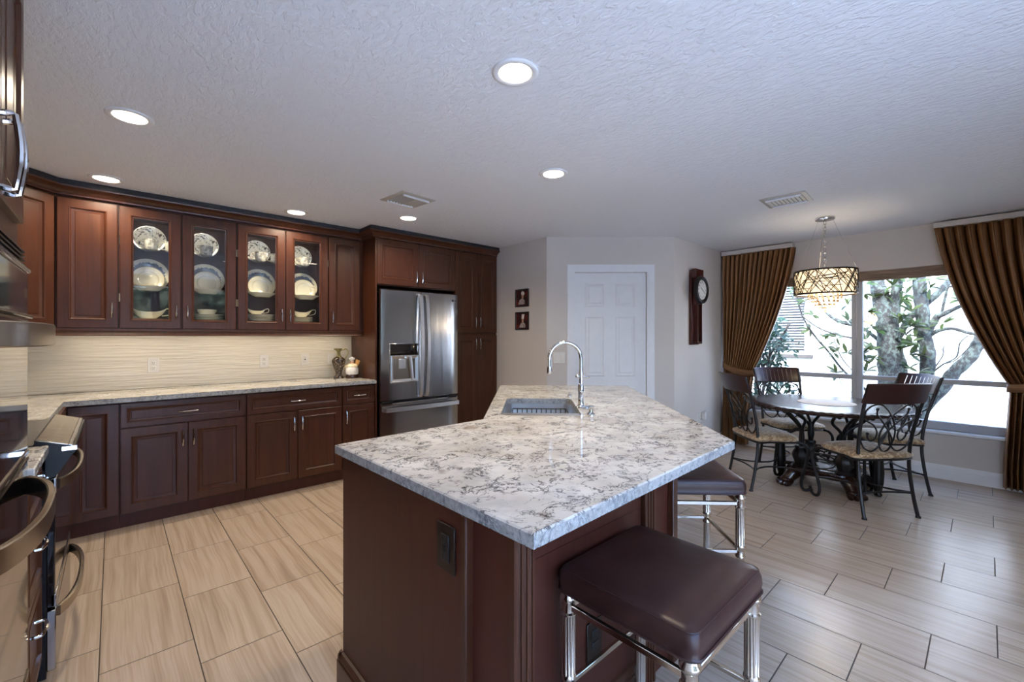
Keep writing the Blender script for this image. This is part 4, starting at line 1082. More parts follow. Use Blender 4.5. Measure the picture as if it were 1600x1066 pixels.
# ================================================================== pendant lamp
LC = Vector((4.80, 1.003, 0)); r = thing('pendant_lamp', 'drum pendant lamp with dark lattice shade and crystals above the table', 'lamp', (LC.x, LC.y, 1.73)); R_ = .240
MB().lathe([(0, 2.4395), (.076, 2.4395), (.078, 2.432), (.074, 2.420), (.02, 2.414), (0, 2.414)], LC, 32).build('ceiling_canopy', 'chrome', r)
m = MB(); z = 2.412; k = 0
while z > 1.975:
    a = Vector((1, 0, 0)) if k % 2 else Vector((0, 1, 0)); m.tube([LC + a * (.010 * cos(q)) + Z_ * (z - .017 + .019 * sin(q)) for q in [2 * pi * i / 10 for i in range(10)]], .0032, 6, True); z -= .029; k += 1
m.build('chain', 'chrome', r)
for i in range(3):
    a = .4 + i * 2 * pi / 3; MB().tube([LC + Vector((.06 * cos(a), .06 * sin(a), 2.42)), LC + Vector((R_ * cos(a), R_ * sin(a), 1.95))], .0016, 5).build('wire', 'chrome', r)
m = MB()
for z in (1.738, 1.948): m.lathe([(R_ - .003, z - .007), (R_ + .003, z - .007), (R_ + .003, z + .007), (R_ - .003, z + .007)], LC, 64).bm
rnd = random.Random(3)
for i in range(100):
    a0 = rnd.uniform(0, 2 * pi); da_ = rnd.choice((-1, 1)) * rnd.uniform(.15, 1.0); z0, z1 = 1.742, 1.945
    m.tube([LC + Vector((R_ * cos(a0 + da_ * q / 6), R_ * sin(a0 + da_ * q / 6), z0 + (z1 - z0) * q / 6)) for q in range(7)], .0029, 5)
for i in range(44):
    a0 = rnd.uniform(0, 2 * pi); z0 = rnd.uniform(1.75, 1.94); z1 = min(1.945, max(1.742, z0 + rnd.uniform(-.08, .08))); da_ = rnd.uniform(.5, 1.1)
    m.tube([LC + Vector((R_ * cos(a0 + da_ * q / 6), R_ * sin(a0 + da_ * q / 6), z0 + (z1 - z0) * q / 6)) for q in range(7)], .0029, 5)
m.build('shade_lattice', 'bronze', r)
m = MB(); m.lathe([(R_ - .010, 1.745), (R_ - .008, 1.745), (R_ - .008, 1.942), (R_ - .010, 1.942)], LC, 64); m.build('shade_lining', 'shade_glow', r)
m = MB(); m.tube([LC + Z_ * 1.985, LC + Z_ * 1.78], .012, 8)
for i in range(3):
    a = i * 2 * pi / 3; m.tube([LC + Z_ * 1.93, LC + Vector((R_ * cos(a + .4), R_ * sin(a + .4), 1.945))], .004, 6)
m.build('stem', 'chrome', r)
m = MB()
for i in range(4): a = i * pi / 2; m.ball(LC + Vector((.09 * cos(a), .09 * sin(a), 1.84)), .025, .025, .035)
m.build('bulbs', 'bulb', r)
m = MB()
for ring, (rr, zt, n) in enumerate(((.125, 1.735, 18), (.10, 1.705, 15), (.075, 1.675, 12), (.045, 1.645, 8), (.012, 1.615, 3))):
    for i in range(n):
        a = 2 * pi * i / n + ring * .3
        for dz in (0, .03): m.ball(LC + Vector((rr * cos(a), rr * sin(a), zt - dz)), .009, .009, .013, 6)
o = m.build('crystals', 'crystal', r, 0); o['kind'] = 'stuff'
ld = bpy.data.lights.new('pendant glow', 'POINT'); ld.energy = 5; ld.color = (1, .78, .5); ld.shadow_soft_size = .08
lo = bpy.data.objects.new('pendant glow', ld); COL.objects.link(lo); lo.parent = r; lo.location = (0, 0, 1.70 - 1.73 - .12)

# ================================================================== ceiling lights and vents
for x, y, lb in ((1.223, 1.316, 'round recessed ceiling light nearest the camera, above the island'), (.060, 2.867, 'round recessed ceiling light left, above the range'), (-.037, 4.097, 'round recessed ceiling light just in front of the corner cabinet'),
                 (1.177, 4.073, 'round recessed ceiling light in front of the glass door cabinets'), (1.989, 3.577, 'small looking recessed ceiling light below the slatted vent near the refrigerator'), (2.165, 1.954, 'round recessed ceiling light over the sink end of the island')):
    r = thing('ceiling_light', lb, 'light', (x, y, 2.43), 'recessed ceiling lights')
    MB().lathe([(.066, 2.4395), (.095, 2.4395), (.095, 2.436), (.088, 2.431), (.074, 2.4315), (.066, 2.436)], (x, y, 0), 40).build('trim_ring', 'white_paint', r, 60)
    MB().lathe([(0, 2.4395), (.0675, 2.4395), (.0675, 2.4345), (.06, 2.4335), (0, 2.433)], (x, y, 0), 32).build('lens', 'lamp_lens', r, 60)
    ld = bpy.data.lights.new('downlight glow', 'AREA'); ld.shape = 'DISK'; ld.size = .12; ld.energy = POWER_DOWN; ld.color = (1.0, .84, .64); ld.spread = radians(150)
    lo = bpy.data.objects.new('downlight glow', ld); COL.objects.link(lo); lo.parent = r; lo.location = (0, 0, -.002)
def vent(cx_, cy_, rot, lb, tilt=(40, -40)):
    r = thing('ceiling_vent', lb, 'vent', (0, 0, 0)); w = .155
    m = MB(); m.panel((-w, -w, 2.4398), (1, 0, 0), (0, 1, 0), (0, 0, -1), 2 * w, 2 * w, [(0, 0), (0, .004), (.008, .008), (.028, .010), (.034, .006), (.034, 0)], True); m.build('frame', 'vent_paint', r, 30)
    MB().box(-w + .03, w - .03, -w + .03, w - .03, 2.4385, 2.4397).build('duct_opening', 'dark', r)
    for k in range(9):
        x = -w + .045 + k * .0275; M4 = Matrix.Rotation(radians(tilt[0] if k < 5 else tilt[1]), 4, 'Y'); M4.translation = (x, 0, 2.432); m = MB()
        m.box(-.0095, .0095, -w + .036, w - .036, -.0008, .0008, 0, 1, M4); m.build('louver', 'vent_paint', r)
    for s in (-1, 1): MB().tube([(-w + .035, s * (w - .045), 2.428), (w - .035, s * (w - .045), 2.428)], .010, 10).build('curved_blade', 'white_paint', r)
    r.location = (cx_, cy_, 0); r.rotation_euler = (0, 0, rot); return r
vent(1.728, 3.112, radians(6), 'square ceiling vent with dark slots near the refrigerator cabinets', (62, 20))
vent(3.945, 1.080, radians(93), 'square ceiling vent with closed blades near the pendant lamp', (14, 14))

# ================================================================== things on the walls
def picture(z0, z1, lb, tall):
    r = thing('framed_picture', lb, 'picture', (3.48, 3.622, z0), 'small chef pictures'); y0, y1 = 3.512, 3.732; x = 3.4795
    MB().panel((x, y1, z0), (0, -1, 0), Z_, (-1, 0, 0), y1 - y0, z1 - z0, [(0, 0), (0, .014), (.004, .017), (.012, .017), (.016, .011), (.016, 0)], True).build('frame', 'black_plastic', r, 30)
    MB().box(x - .010, x - .001, y0 + .015, y1 - .015, z0 + .015, z1 - .015).build('print', picmat, r, 0)
    c = Vector((x - .0105, (y0 + y1) / 2 - .012, (z0 + z1) / 2)); h = z1 - z0
    def blob(nm, mt_, pts):
        m = MB(); n = len(pts); m.loops([[c + Vector((0, -px_, pz)) for px_, pz in pts], [c + Vector((-.0012, -px_, pz)) for px_, pz in pts]]); m.build(nm, mt_, r, 0)
    el = lambda cx_, cz, a, b, n=14: [(cx_ + a * cos(2 * pi * i / n), cz + b * sin(2 * pi * i / n)) for i in range(n)]
    if tall:
        blob('painted_coat', pic_coat, [(-.055, -.078), (.048, -.078), (.046, -.045), (.025, -.022), (-.012, -.020), (-.035, -.04)]); blob('painted_face', pic_skin, el(.004, .0, .018, .026)); blob('painted_hat', pic_hat, [(-.016, .022), (.022, .022), (.034, .074), (-.010, .074)])
    else:
        blob('painted_coat', pic_coat, [(-.070, -.074), (.040, -.074), (.038, -.035), (.012, -.012), (-.02, -.010), (-.05, -.03)]); blob('painted_face', pic_skin, el(.002, .012, .018, .025)); blob('painted_hat', pic_hat, [(-.016, .032), (.020, .026), (.036, .048), (.020, .070), (-.010, .074), (-.022, .055)])
t_ = NT('dark red painted ground'); o_ = t_.obj(); t_.base(t_.ramp(t_.noise(o_, 14, 3), [(.4, (.012, .006, .006)), (.6, (.10, .010, .008)), (.72, (.16, .03, .015))])); t_.p(.4); picmat = t_.m
pic_coat = simple('painted coat', (.34, .30, .29), .5, var=.5, scale=60); pic_skin = simple('painted skin', (.40, .20, .13), .5, var=.3, scale=40); pic_hat = simple('painted hat', (.62, .58, .52), .5, var=.2, scale=50)
picture(1.700, 1.903, 'upper of two small dark framed chef pictures beside the pantry', False)
picture(1.434, 1.640, 'lower of two small dark framed chef pictures, chef in a tall hat', True)

r = thing('wall_clock', 'long dark wood pendulum clock with round dial on the wall', 'clock', (4.935, 2.30, 1.25)); yw = 2.2995
MB().box(4.842, 5.035, 2.268, yw, 1.262, 2.115, .003).build('back_board', 'mahogany', r)
m = MB(); m.box(4.905, 5.02, 2.225, 2.268, 1.272, 1.30, .003); m.box(4.905, 4.925, 2.225, 2.268, 1.30, 1.76); m.box(5.0, 5.02, 2.225, 2.268, 1.30, 1.76); m.build('case', 'mahogany', r)
m = MB(); m.box(4.842, 5.035, 2.215, 2.268, 2.02, 2.125, .004); m.box(4.872, 5.0, 2.215, 2.268, 1.72, 2.02, .003); m.build('top_block', 'mahogany', r)
MB().box(4.925, 5.0, 2.230, 2.233, 1.30, 1.76).build('case_glass', 'cabinet_glass', r, 0)
m = MB(); m.box(4.958, 4.967, 2.250, 2.253, 1.36, 1.74); m.lathe([(0, 2.243), (.026, 2.243), (.03, 2.247), (.026, 2.252), (0, 2.252)], (4.9625, 0, 1.355), 24, 'y'); m.build('pendulum', 'chrome', r)
dc = (4.936, 0, 1.886)
MB().lathe([(.112, 2.214), (.158, 2.214), (.160, 2.195), (.152, 2.178), (.136, 2.172), (.122, 2.178), (.116, 2.186), (.112, 2.19)], dc, 56, 'y').build('bezel', 'iron', r)
di = MB().lathe([(0, 2.190), (.116, 2.190), (.116, 2.214), (0, 2.214)], dc, 48, 'y').build('dial', 'white_plastic', r)
m = MB(); c = Vector((4.936, 2.1885, 1.886))
for i in range(60):
    a = 2 * pi * i / 60; rr = .109
    if i % 5: m.obox(c + Vector((rr * sin(a), 0, rr * cos(a))), Vector((cos(a), 0, -sin(a))), Y_, Vector((sin(a), 0, cos(a))), .0012, .001, .004)
m.build('minute_marks', 'black_plastic', di, 0)
for i in range(1, 13):
    a = 2 * pi * i / 12; letters(str(i), .026, tuple(c + Vector((.088 * sin(a), 0, .088 * cos(a)))), (pi / 2, 0, 0), 'black_plastic', di, 'numeral')
for ang, ln, wd in ((radians(305), .055, .006), (radians(118), .080, .004)):
    m = MB(); u = Vector((sin(ang), 0, cos(ang))); m.obox(c + u * (ln / 2 - .006) - Y_ * .004, Vector((u.z, 0, -u.x)), Y_, u, wd, .0015, ln); m.build('clock_hand', 'black_plastic', di)

# ================================================================== ornaments on the counter
VC = Vector((1.700, 4.485, CT1 + .0002)); r = thing('vase', 'dark speckled ewer vase standing on the counter in front of the switch', 'vase', VC)
MB().lathe([(0, 0), (.048, 0), (.050, .008), (.040, .020), (.030, .045), (.034, .075), (.054, .125), (.066, .165), (.066, .185), (.052, .205), (.030, .222), (0, .222)], VC, 32).build('belly', 'vase', r, 60)
MB().lathe([(.030, .221), (.024, .228), (.018, .245), (.017, .265), (.022, .278), (.046, .300), (.050, .304), (.044, .303), (.016, .280), (.012, .262), (.016, .235)], VC, 32, mod=lambda a, k: 1 + (.35 * cos(2 * (a - .7)) if k in (5, 6, 7) else 0)).build('neck', 'green_glaze', r, 60)
sp = spline([VC + SA * .035 + Z_ * .292, VC + SA * .075 + Z_ * .30, VC + SA * .098 + Z_ * .275, VC + SA * .09 + Z_ * .235, VC + SA * .066 + Z_ * .195], 5); MB().tube(sp, .006, 8).build('handle', 'green_glaze', r)
FC = Vector((1.812, 4.420, CT1 + .0002)); r = thing('chef_figurine', 'white ceramic chef figurine with dark base on the counter beside the vase', 'figurine', FC)
MT['cer_white'] = simple('glazed white', (.78, .77, .76), .15, 0, .5, .5, var=.03); MT['cer_cream'] = simple('glazed cream', (.76, .66, .46), .18, 0, .5, .5, var=.06); MT['cer_dark'] = simple('glazed dark brown', (.03, .012, .010), .15, 0, .5, .5); MT['bread'] = simple('bread brown', (.52, .28, .09), .5, var=.2); MT['skin_glaze'] = simple('glazed skin', (.62, .38, .26), .2, 0, .5, .4)
MB().lathe([(0, 0), (.060, 0), (.062, .01), (.058, .035), (.05, .045), (0, .045)], FC, 28).build('base', 'cer_dark', r, 60)
MB().lathe([(0, .03), (.048, .03), (.062, .045), (.066, .075), (.063, .10), (.052, .118), (0, .12)], FC, 28, mod=lambda a, k: 1 + .03 * cos(10 * a) * (k < 3)).build('apron', 'cer_white', r, 60)
m = MB(); m.lathe([(0, .11), (.054, .112), (.060, .122), (.050, .138), (.028, .150), (0, .152)], FC, 24); m.ball(FC - SA * .052 - SB * .02 + Z_ * .118, .020); m.ball(FC + SA * .050 - SB * .02 + Z_ * .125, .018); m.build('coat', 'cer_cream', r, 60)
m = MB(); m.ball(FC + Z_ * .163, .022, .022, .024); m.ball(FC - SB * .022 + Z_ * .161, .005); m.build('head', 'skin_glaze', r)
m = MB(); m.lathe([(0, .174), (.021, .174), (.021, .188), (0, .189)], FC, 20)
for i in range(6): m.ball(FC + Vector((.018 * cos(i * pi / 3), .018 * sin(i * pi / 3), .197)), .015, .015, .013, 10)
m.ball(FC + Z_ * .203, .016); m.build('chef_hat', 'cer_white', r)
m = MB()
for k in range(3): m.tube([FC + SA * (.042 + .010 * k) + Z_ * .135, FC + SA * (.050 + .014 * k) + Z_ * (.190 - .006 * k)], [.010, .009], 8)
m.build('bread_sticks', 'bread', r)

# ================================================================== china in the glass cabinets
S1, S2, S3 = 1.4762, 1.7082, 2.0302
def plate_prof(D, dep=.018): h = D / 2; return [(0, 0), (.56 * h, 0), (.62 * h, .003), (.70 * h, dep * .5), (h, dep), (h, dep + .003), (.70 * h, dep * .5 + .005), (.60 * h, .007), (.56 * h, .005), (0, .005)]
def upright(name, D, mt_, x, y, zs, lb, group, tilt=80):
    o = MB().lathe(plate_prof(D), (0, 0, 0), 48).build(name, mt_, None, 50, (0, 0, 0)); t = radians(tilt)
    o.rotation_euler = (t, 0, 0); o.location = (x, y, zs + D / 2 * sin(t) + .001); return tag(o, lb, 'plate', group)
def flat(x, y, z, D, lb, group, mt_='cream_china'):
    o = MB().lathe(plate_prof(D, .012), (x, y, z), 40).build('dinner_plate', mt_, None, 50); return tag(o, lb, 'plate', group)
def cup(x, y, z, lb, ang, sc=1.0):
    r = thing('tea_cup', lb, 'cup', (x, y, z), 'cups on the top shelf')
    b = MB().lathe([(0, 0), (.024 * sc, 0), (.026 * sc, .004), (.034 * sc, .012), (.037 * sc, .045 * sc), (.039 * sc, .074 * sc), (.0375 * sc, .074 * sc), (.0345 * sc, .045 * sc), (.031 * sc, .014), (0, .012)], (x, y, z), 28).build('bowl', 'plate_transfer', r, 60)
    c = Vector((x, y, z)); u = Vector((cos(ang), sin(ang), 0)); MB().tube(spline([c + u * .036 * sc + Z_ * .062 * sc, c + u * .060 * sc + Z_ * .062 * sc, c + u * .068 * sc + Z_ * .042 * sc, c + u * .055 * sc + Z_ * .020 * sc, c + u * .034 * sc + Z_ * .020 * sc], 4), .0045, 6).build('handle', 'cream_china', r)
BAY = ['nearest the corner', 'second from the corner', 'third from the corner', 'nearest the refrigerator']
TXs = (.214, .576, .983, 1.355); MXs = (.205, .590, .998, 1.378)
for b in range(4):
    upright('display_plate', .215, 'plate_transfer', TXs[b], 4.585, S3, f'dark patterned plate standing on the top shelf of the glass door {BAY[b]}', 'patterned plates on the top shelf')
    cup(TXs[b] + (0.005 if b < 3 else .01), 4.47, S3, f'patterned cup before the upright plate, top shelf, glass door {BAY[b]}', pi, 1.2)
    upright('charger_plate', .275, 'plate_charger', MXs[b], 4.585, S2, f'large plate with a blue band on the middle shelf, glass door {BAY[b]}', 'large plates on the middle shelf', 78)
    upright('display_plate', .205, 'plate_plain', MXs[b], 4.535, S2, f'cream ringed plate leaning on the large plate, glass door {BAY[b]}', 'cream plates on the middle shelf', 76)
    o = MB().lathe([(0, 0), (.055, 0), (.06, .004), (.09, .026), (.118, .040), (.118, .044), (.088, .032), (.055, .010), (0, .010)], (MXs[b], 4.46, S2), 40, sy=.62).build('serving_dish', 'cream_china', None, 50)
    tag(o, f'shallow cream dish in front on the middle shelf, glass door {BAY[b]}', 'dish', 'dishes on the middle shelf')
for b in (0, 3):
    o = MB().lathe([(0, 0), (.03, 0), (.032, .004), (.055, .03), (.060, .04), (.056, .04), (.03, .010), (0, .009)], (MXs[b], 4.50 if b else 4.475, S2 + .0115), 32).build('small_bowl', 'cream_china', None, 50)
    tag(o, f'small cream bowl set in the shallow dish, glass door {BAY[b]}', 'bowl', 'bowls on the middle shelf')
cup(.350, 4.485, S3, 'patterned cup at the right edge, top shelf, glass door nearest the corner', pi, 1.2)
cup(1.118, 4.485, S3, 'patterned cup at the right edge, top shelf, glass door third from the corner', pi, 1.2)
def stack(x, y, n, D, b, group):
    names = ['lowest', 'second', 'third', 'fourth', 'fifth', 'sixth', 'seventh', 'eighth']
    for k in range(n): flat(x, y, S1 + .0003 + k * .0122, D, f'cream plate, {names[k]} from below in the stack behind the glass door {BAY[b]}', group)
    return S1 + .0003 + (n - 1) * .0122 + .0155
def gravy_boat(x, y, z, lb, s=1.0, flip=1):
    r = thing('gravy_boat', lb, 'gravy boat', (x, y, z))
    def md(a, k): return 1 + (.25 * abs(cos(a)) ** 3 if k >= 3 and k <= 6 else 0)
    m = MB(); rings = []
    for rr, zz in ((0.001, 0), (.035, 0), (.04, .006), (.03, .012), (.055, .03), (.075, .055), (.073, .056), (.05, .03), (.028, .018), (.001, .016)):
        rings.append([Vector((x + s * rr * 1.35 * cos(a), y + s * rr * .7 * sin(a), z + s * (zz + (.030 * (abs(cos(a)) ** 3) * (zz / .055) ** 2 if zz > .02 else 0)))) for a in [2 * pi * i / 32 for i in range(32)]])
    m.loops(rings).build('bowl', 'cream_china', r, 60)
    c = Vector((x, y, z)); m = MB(); m.tube(spline([c + Vector((flip * s * .098, 0, s * .080)), c + Vector((flip * s * .13, 0, s * .085)), c + Vector((flip * s * .125, 0, s * .045)), c + Vector((flip * s * .07, 0, s * .03))], 4), .004, 6); m.build('handle', 'cream_china', r)
zt = stack(.205, 4.47, 1, .25, 0, 'plates behind the first glass door'); gravy_boat(.205, 4.47, zt - .010, 'cream gravy boat with raised ends, behind the glass door nearest the corner', 1.15)
zt = stack(.585, 4.47, 5, .235, 1, 'plates stacked behind the second glass door')
o = MB().lathe([(0, 0), (.045, 0), (.05, .006), (.068, .035), (.07, .05), (.066, .05), (.045, .012), (0, .011)], (.585, 4.47, zt - .010), 36).build('serving_bowl', 'cream_china', None, 50); tag(o, 'cream bowl on the plate stack behind the second glass door', 'bowl')
zt = stack(.975, 4.47, 6, .25, 2, 'plates stacked behind the third glass door'); gravy_boat(.955, 4.47, zt - .010, 'small cream gravy boat on the plate stack behind the third glass door', .75)
zt = stack(1.325, 4.47, 5, .225, 3, 'plates stacked behind the fourth glass door'); gravy_boat(1.335, 4.47, zt - .010, 'cream gravy boat on the plate stack behind the glass door nearest the refrigerator', 1.0)

# ================================================================== curtains and window shades
def curtain(lb, lbt, X0, top, left, right, zt, ztie, zbot, npl, tie):
    r = thing('curtain', lb, 'curtain', (X0, (left(0) + right(0)) / 2, zbot)); nu, nv = 220, 70; m = MB(); bm = m.bm; uvl = bm.loops.layers.uv.new('UVMap'); grid = []
    for j in range(nv + 1):
        v = j / nv; row = []
        for i in range(nu + 1):
            u = i / nu; z = zt - (zt - zbot) * v; t = (zt - z) / (zt - ztie)
            yl, yr = left(t), right(t); wd = abs(yr - yl)
            ph = 2 * pi * npl * u + .5 * sin(3.0 * t + 5 * u)
            pinch = max(0.0, 1 - t / .09)
            amp = .044 * (1 - .45 * pinch) * (1.0 if t < .85 else 1.0)
            gather = max(0.0, 1 - abs(t - 1.0) / .35)
            amp = amp * (1 - .55 * gather) + .006 * gather
            w_ = sin(ph) + .35 * sin(2 * ph + 1.1 + 2 * t)
            x = X0 - amp * w_ - .012 * (1 - t if t < 1 else 0) * sin(9 * u + 2) - .02 * gather * sin(pi * u)
            y = yl + (yr - yl) * (u + .012 * sin(2 * ph) / npl * 4)
            row.append(bm.verts.new((x, y, z + (.006 * abs(sin(ph / 2)) if j == 0 else 0))))
        grid.append(row)
    for j in range(nv):
        for i in range(nu):
            f = bm.faces.new((grid[j][i], grid[j][i + 1], grid[j + 1][i + 1], grid[j + 1][i]))
            for lp, (a_, b_) in zip(f.loops, ((i, j), (i + 1, j), (i + 1, j + 1), (i, j + 1))): lp[uvl].uv = (a_ / nu * 2.2, 1 - b_ / nv)
    o = m.build('drape', 'drape', r, 180); s_ = o.modifiers.new('thickness', 'SOLIDIFY'); s_.thickness = .004; s_.offset = 0
    # tie back band
    m = MB(); pts = []; (ya, za), (yb_, zb) = tie; n = 40; rings = []; hb = .036
    for k in range(n):
        a = 2 * pi * k / n; y = (ya + yb_) / 2 + (yb_ - ya) / 2 * cos(a); f_ = (y - ya) / (yb_ - ya); z = za + (zb - za) * f_ - .02 * sin(pi * f_); x = X0 + .058 * sin(a) - .01
        rings.append([Vector((x, y, z - hb)), Vector((x, y, z + hb))])
    uv2 = m.bm.loops.layers.uv.new('UVMap'); vv = [[m.bm.verts.new(p) for p in rg] for rg in rings]
    for k in range(n):
        f = m.bm.faces.new((vv[k][0], vv[(k + 1) % n][0], vv[(k + 1) % n][1], vv[k][1]))
        for lp, q in zip(f.loops, ((0, k), (0, k + 1), (1, k + 1), (1, k))): lp[uv2].uv = (q[0] * .25 + .3, q[1] / n)
    o = m.build('tieback', 'drape', r, 180); s_ = o.modifiers.new('thickness', 'SOLIDIFY'); s_.thickness = .006; s_.offset = 0
    MB().box(5.695, EW - .001, min(top), max(top), zt + .004, zt + .052, .003).build('track_board', 'wall', r)
    return r
lin = lambda a, b, t: a + (b - a) * t
curtain('bronze striped curtain tied back at the left side of the window', '', 5.735, (1.50, 2.285),
        lambda t: lin(2.275, 2.262, min(t, 1)) + (.0 if t < 1 else .02 * (t - 1)), lambda t: (1.476 + .22 * t + .216 * t * t) if t < 1 else 1.912 + .075 * min(1, (t - 1) * 2.4), 2.375, .945, .03, 15, ((2.272, 1.0), (1.905, .905)))
curtain('bronze striped curtain tied back at the right edge of the picture', '', 5.735, (-.62, .345),
        lambda t: (.338 - .20 * t - .27 * t * t) if t < 1 else -.132 + .035 * min(1, (t - 1) * 2.2), lambda t: -.60 + .06 * min(t, 1), 2.372, .915, .03, 13, ((-.115, .905), (-.56, 1.0)))
for y0, y1, lb in ((.945, WY1 - .004, 'raised woven shade across the top of the left window half'), (WY0 + .004, .935, 'raised woven shade across the top of the right window half')):
    r = thing('window_shade', lb, 'shade', (5.84, (y0 + y1) / 2, 1.935), 'raised window shades')
    MB().box(5.823, 5.850, y0, y1, 1.997, WZ1 - .001, .002).build('head_rail', 'shade', r)
    m = MB()
    for k in range(5): m.box(5.826 - .002 * (k % 2), 5.846, y0 + .006, y1 - .006, 1.936 + k * .0122, 1.9475 + k * .0122, .002)
    m.build('gathered_slats', 'shade', r)
MB_ = MB().tube([(5.828, .94, 1.99), (5.828, .94, 1.35)], .0022, 5); o = MB_.build('shade_cord', 'white_plastic', None); tag(o, 'thin white pull cord hanging in front of the window mullion', 'cord')

# ================================================================== outside the window
GZ = .16
struct(MB().box(EW + .2, 40, -30, 30, GZ - .1, GZ).build('ground', 'soil', None, 0, (0, 0, 0)))
struct(MB().box(-30, EW + .2, -30, SW - .2, -.12, -.02).build('ground_patio', 'patio', None, 0, (0, 0, 0)))
rnd = random.Random(5); m = MB(); g = []
for i in range(39):
    row = []
    for j in range(15): row.append(m.bm.verts.new((-9 + i * .4, -14 + rnd.uniform(-.25, .25) - .5 * (j / 14) ** 3, -.02 + j * .24 + (rnd.uniform(-.12, .12) if j else 0))))
    g.append(row)
for i in range(38):
    for j in range(14): m.bm.faces.new((g[i][j], g[i + 1][j], g[i + 1][j + 1], g[i][j + 1]))
hd = m.build('garden_hedge', 'hedge', None, 180); md_ = hd.modifiers.new('thickness', 'SOLIDIFY'); md_.thickness = .8; md_.offset = -1
tag(hd, 'green garden hedge seen only as a reflection in the cabinet door glass', 'hedge')
r = thing('neighbor_house', 'bright white stucco house wall outside the dining window', 'house', (9.1, 0, GZ))
m = MB(); NX = 8.95
m.box(NX, NX + .2, -14, -1.6, GZ, 4.2); m.box(NX, NX + .2, -1.6, -.12, GZ, 1.05); m.box(NX, NX + .2, -1.6, -.12, 2.3, 4.2); m.box(NX, NX + .2, -.12, 2.12, GZ, 4.2); m.box(NX, NX + .2, 2.12, 3.6, GZ, 1.05); m.box(NX, NX + .2, 2.12, 3.6, 2.3, 4.2); m.box(NX, NX + .2, 3.6, 14, GZ, 4.2)
m.build('house_wall', 'stucco', r, 0)
for y0, y1 in ((2.12, 3.6), (-1.6, -.12)):
    MB().box(NX - .06, NX + .05, y0 - .08, y1 + .06, .985, 1.045, .005).build('house_sill', 'bark_twig', r)
    w = MB().panel((NX + .06, y1, 1.05), (0, -1, 0), Z_, (-1, 0, 0), y1 - y0, 1.25, [(0, 0), (0, .05), (.05, .05), (.05, .0)], True).build('house_window', 'white_paint', r, 0)
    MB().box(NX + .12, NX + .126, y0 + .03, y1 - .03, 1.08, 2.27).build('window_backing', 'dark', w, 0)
    m = MB(); z = 1.10
    while z < 2.26:
        M4 = Matrix.Rotation(radians(28), 4, 'Y'); M4.translation = (NX + .07, (y0 + y1) / 2, z); m.box(-.022, .022, -(y1 - y0) / 2 + .05, (y1 - y0) / 2 - .05, -.001, .001, 0, 1, M4); z += .048
    m.build('blind_slats', 'white_paint', w, 0)
TX_ = 7.3
r = thing('tree', 'lichen covered magnolia tree with forked trunks outside the window', 'tree', (7.3, .65, GZ))
m = MB()
def limb(pts, x=TX_, jit=.0, seg=10):
    P = [Vector((x + dx, y, z)) for (y, z, rr), dx in zip(pts, [jit * i for i in range(len(pts))])]; rr = [p[2] for p in pts]
    sp = spline(P, 5); rs = []
    for i in range(len(pts) - 1):
        for k in range(5): rs.append(rr[i] + (rr[i + 1] - rr[i]) * k / 5)
    rs.append(rr[-1]); m.tube(sp, [q * (1 + .06 * sin(i * 1.7)) for i, q in enumerate(rs)], seg)
limb([(.74, GZ - .02, .21), (.80, .70, .165), (.81, .9, .152), (.84, 1.21, .126), (.87, 1.54, .11), (.93, 1.89, .094), (.97, 2.08, .077), (1.02, 2.6, .06), (1.1, 3.2, .03)], seg=14)
limb([(.83, 1.30, .07), (.83, 1.44, .067), (.79, 1.74, .059), (.77, 2.04, .058), (.74, 2.7, .04), (.7, 3.3, .02)])
limb([(.62, GZ - .02, .10), (.55, .5, .08), (.51, .79, .073), (.49, .97, .072), (.49, 1.18, .076), (.52, 1.37, .069), (.53, 1.62, .069), (.55, 1.86, .065), (.56, 2.07, .066), (.6, 2.7, .05), (.62, 3.3, .02)], jit=-.01)
m.build('trunk', 'bark', r, 60)
m = MB()
limb([(.80, 1.28, .04), (.74, 1.39, .037), (.67, 1.57, .037), (.56, 1.70, .032), (.42, 1.87, .036), (.31, 2.03, .035), (.1, 2.4, .02)], jit=.03)
limb([(.50, 1.33, .03), (.48, 1.39, .028), (.41, 1.58, .038), (.35, 1.62, .028), (.18, 1.72, .019), (.03, 1.78, .015), (-.2, 1.9, .01)], jit=-.03)
limb([(.37, 1.62, .016), (.33, 1.86, .014), (.31, 1.94, .014), (.24, 1.95, .011), (.1, 2.05, .006)], jit=-.02, seg=7)
limb([(.50, 1.33, .024), (.41, 1.42, .024), (.28, 1.45, .019), (.15, 1.40, .019), (.07, 1.39, .019), (-.15, 1.42, .012)], jit=-.02)
limb([(.56, .45, .08), (.35, .77, .071), (.26, .94, .068), (.14, 1.11, .065), (.07, 1.28, .060), (.03, 1.43, .056), (-.06, 1.8, .045), (-.12, 2.3, .03)], jit=.02)
limb([(.50, .85, .014), (.44, .93, .010), (.35, 1.03, .008), (.24, 1.12, .008), (.21, 1.28, .007), (.14, 1.37, .005)], jit=-.05, seg=6)
limb([(.46, .92, .008), (.36, 1.12, .006), (.35, 1.22, .006), (.33, 1.25, .005)], jit=-.04, seg=6); limb([(.35, 1.03, .007), (.25, 1.08, .006), (.15, 1.22, .006), (.10, 1.31, .004)], jit=-.04, seg=6)
limb([(.86, 1.16, .03), (.96, 1.20, .026), (1.11, 1.28, .022), (1.22, 1.34, .014), (1.33, 1.37, .012), (1.5, 1.44, .010), (1.63, 1.53, .010), (1.76, 1.66, .008)], jit=-.03, seg=7)
limb([(.87, 1.26, .03), (.95, 1.31, .026), (1.03, 1.39, .022), (1.11, 1.46, .021), (1.22, 1.51, .025), (1.36, 1.56, .026), (1.47, 1.63, .023), (1.55, 1.72, .019), (1.66, 1.91, .014), (1.75, 2.2, .008)], jit=.02, seg=8)
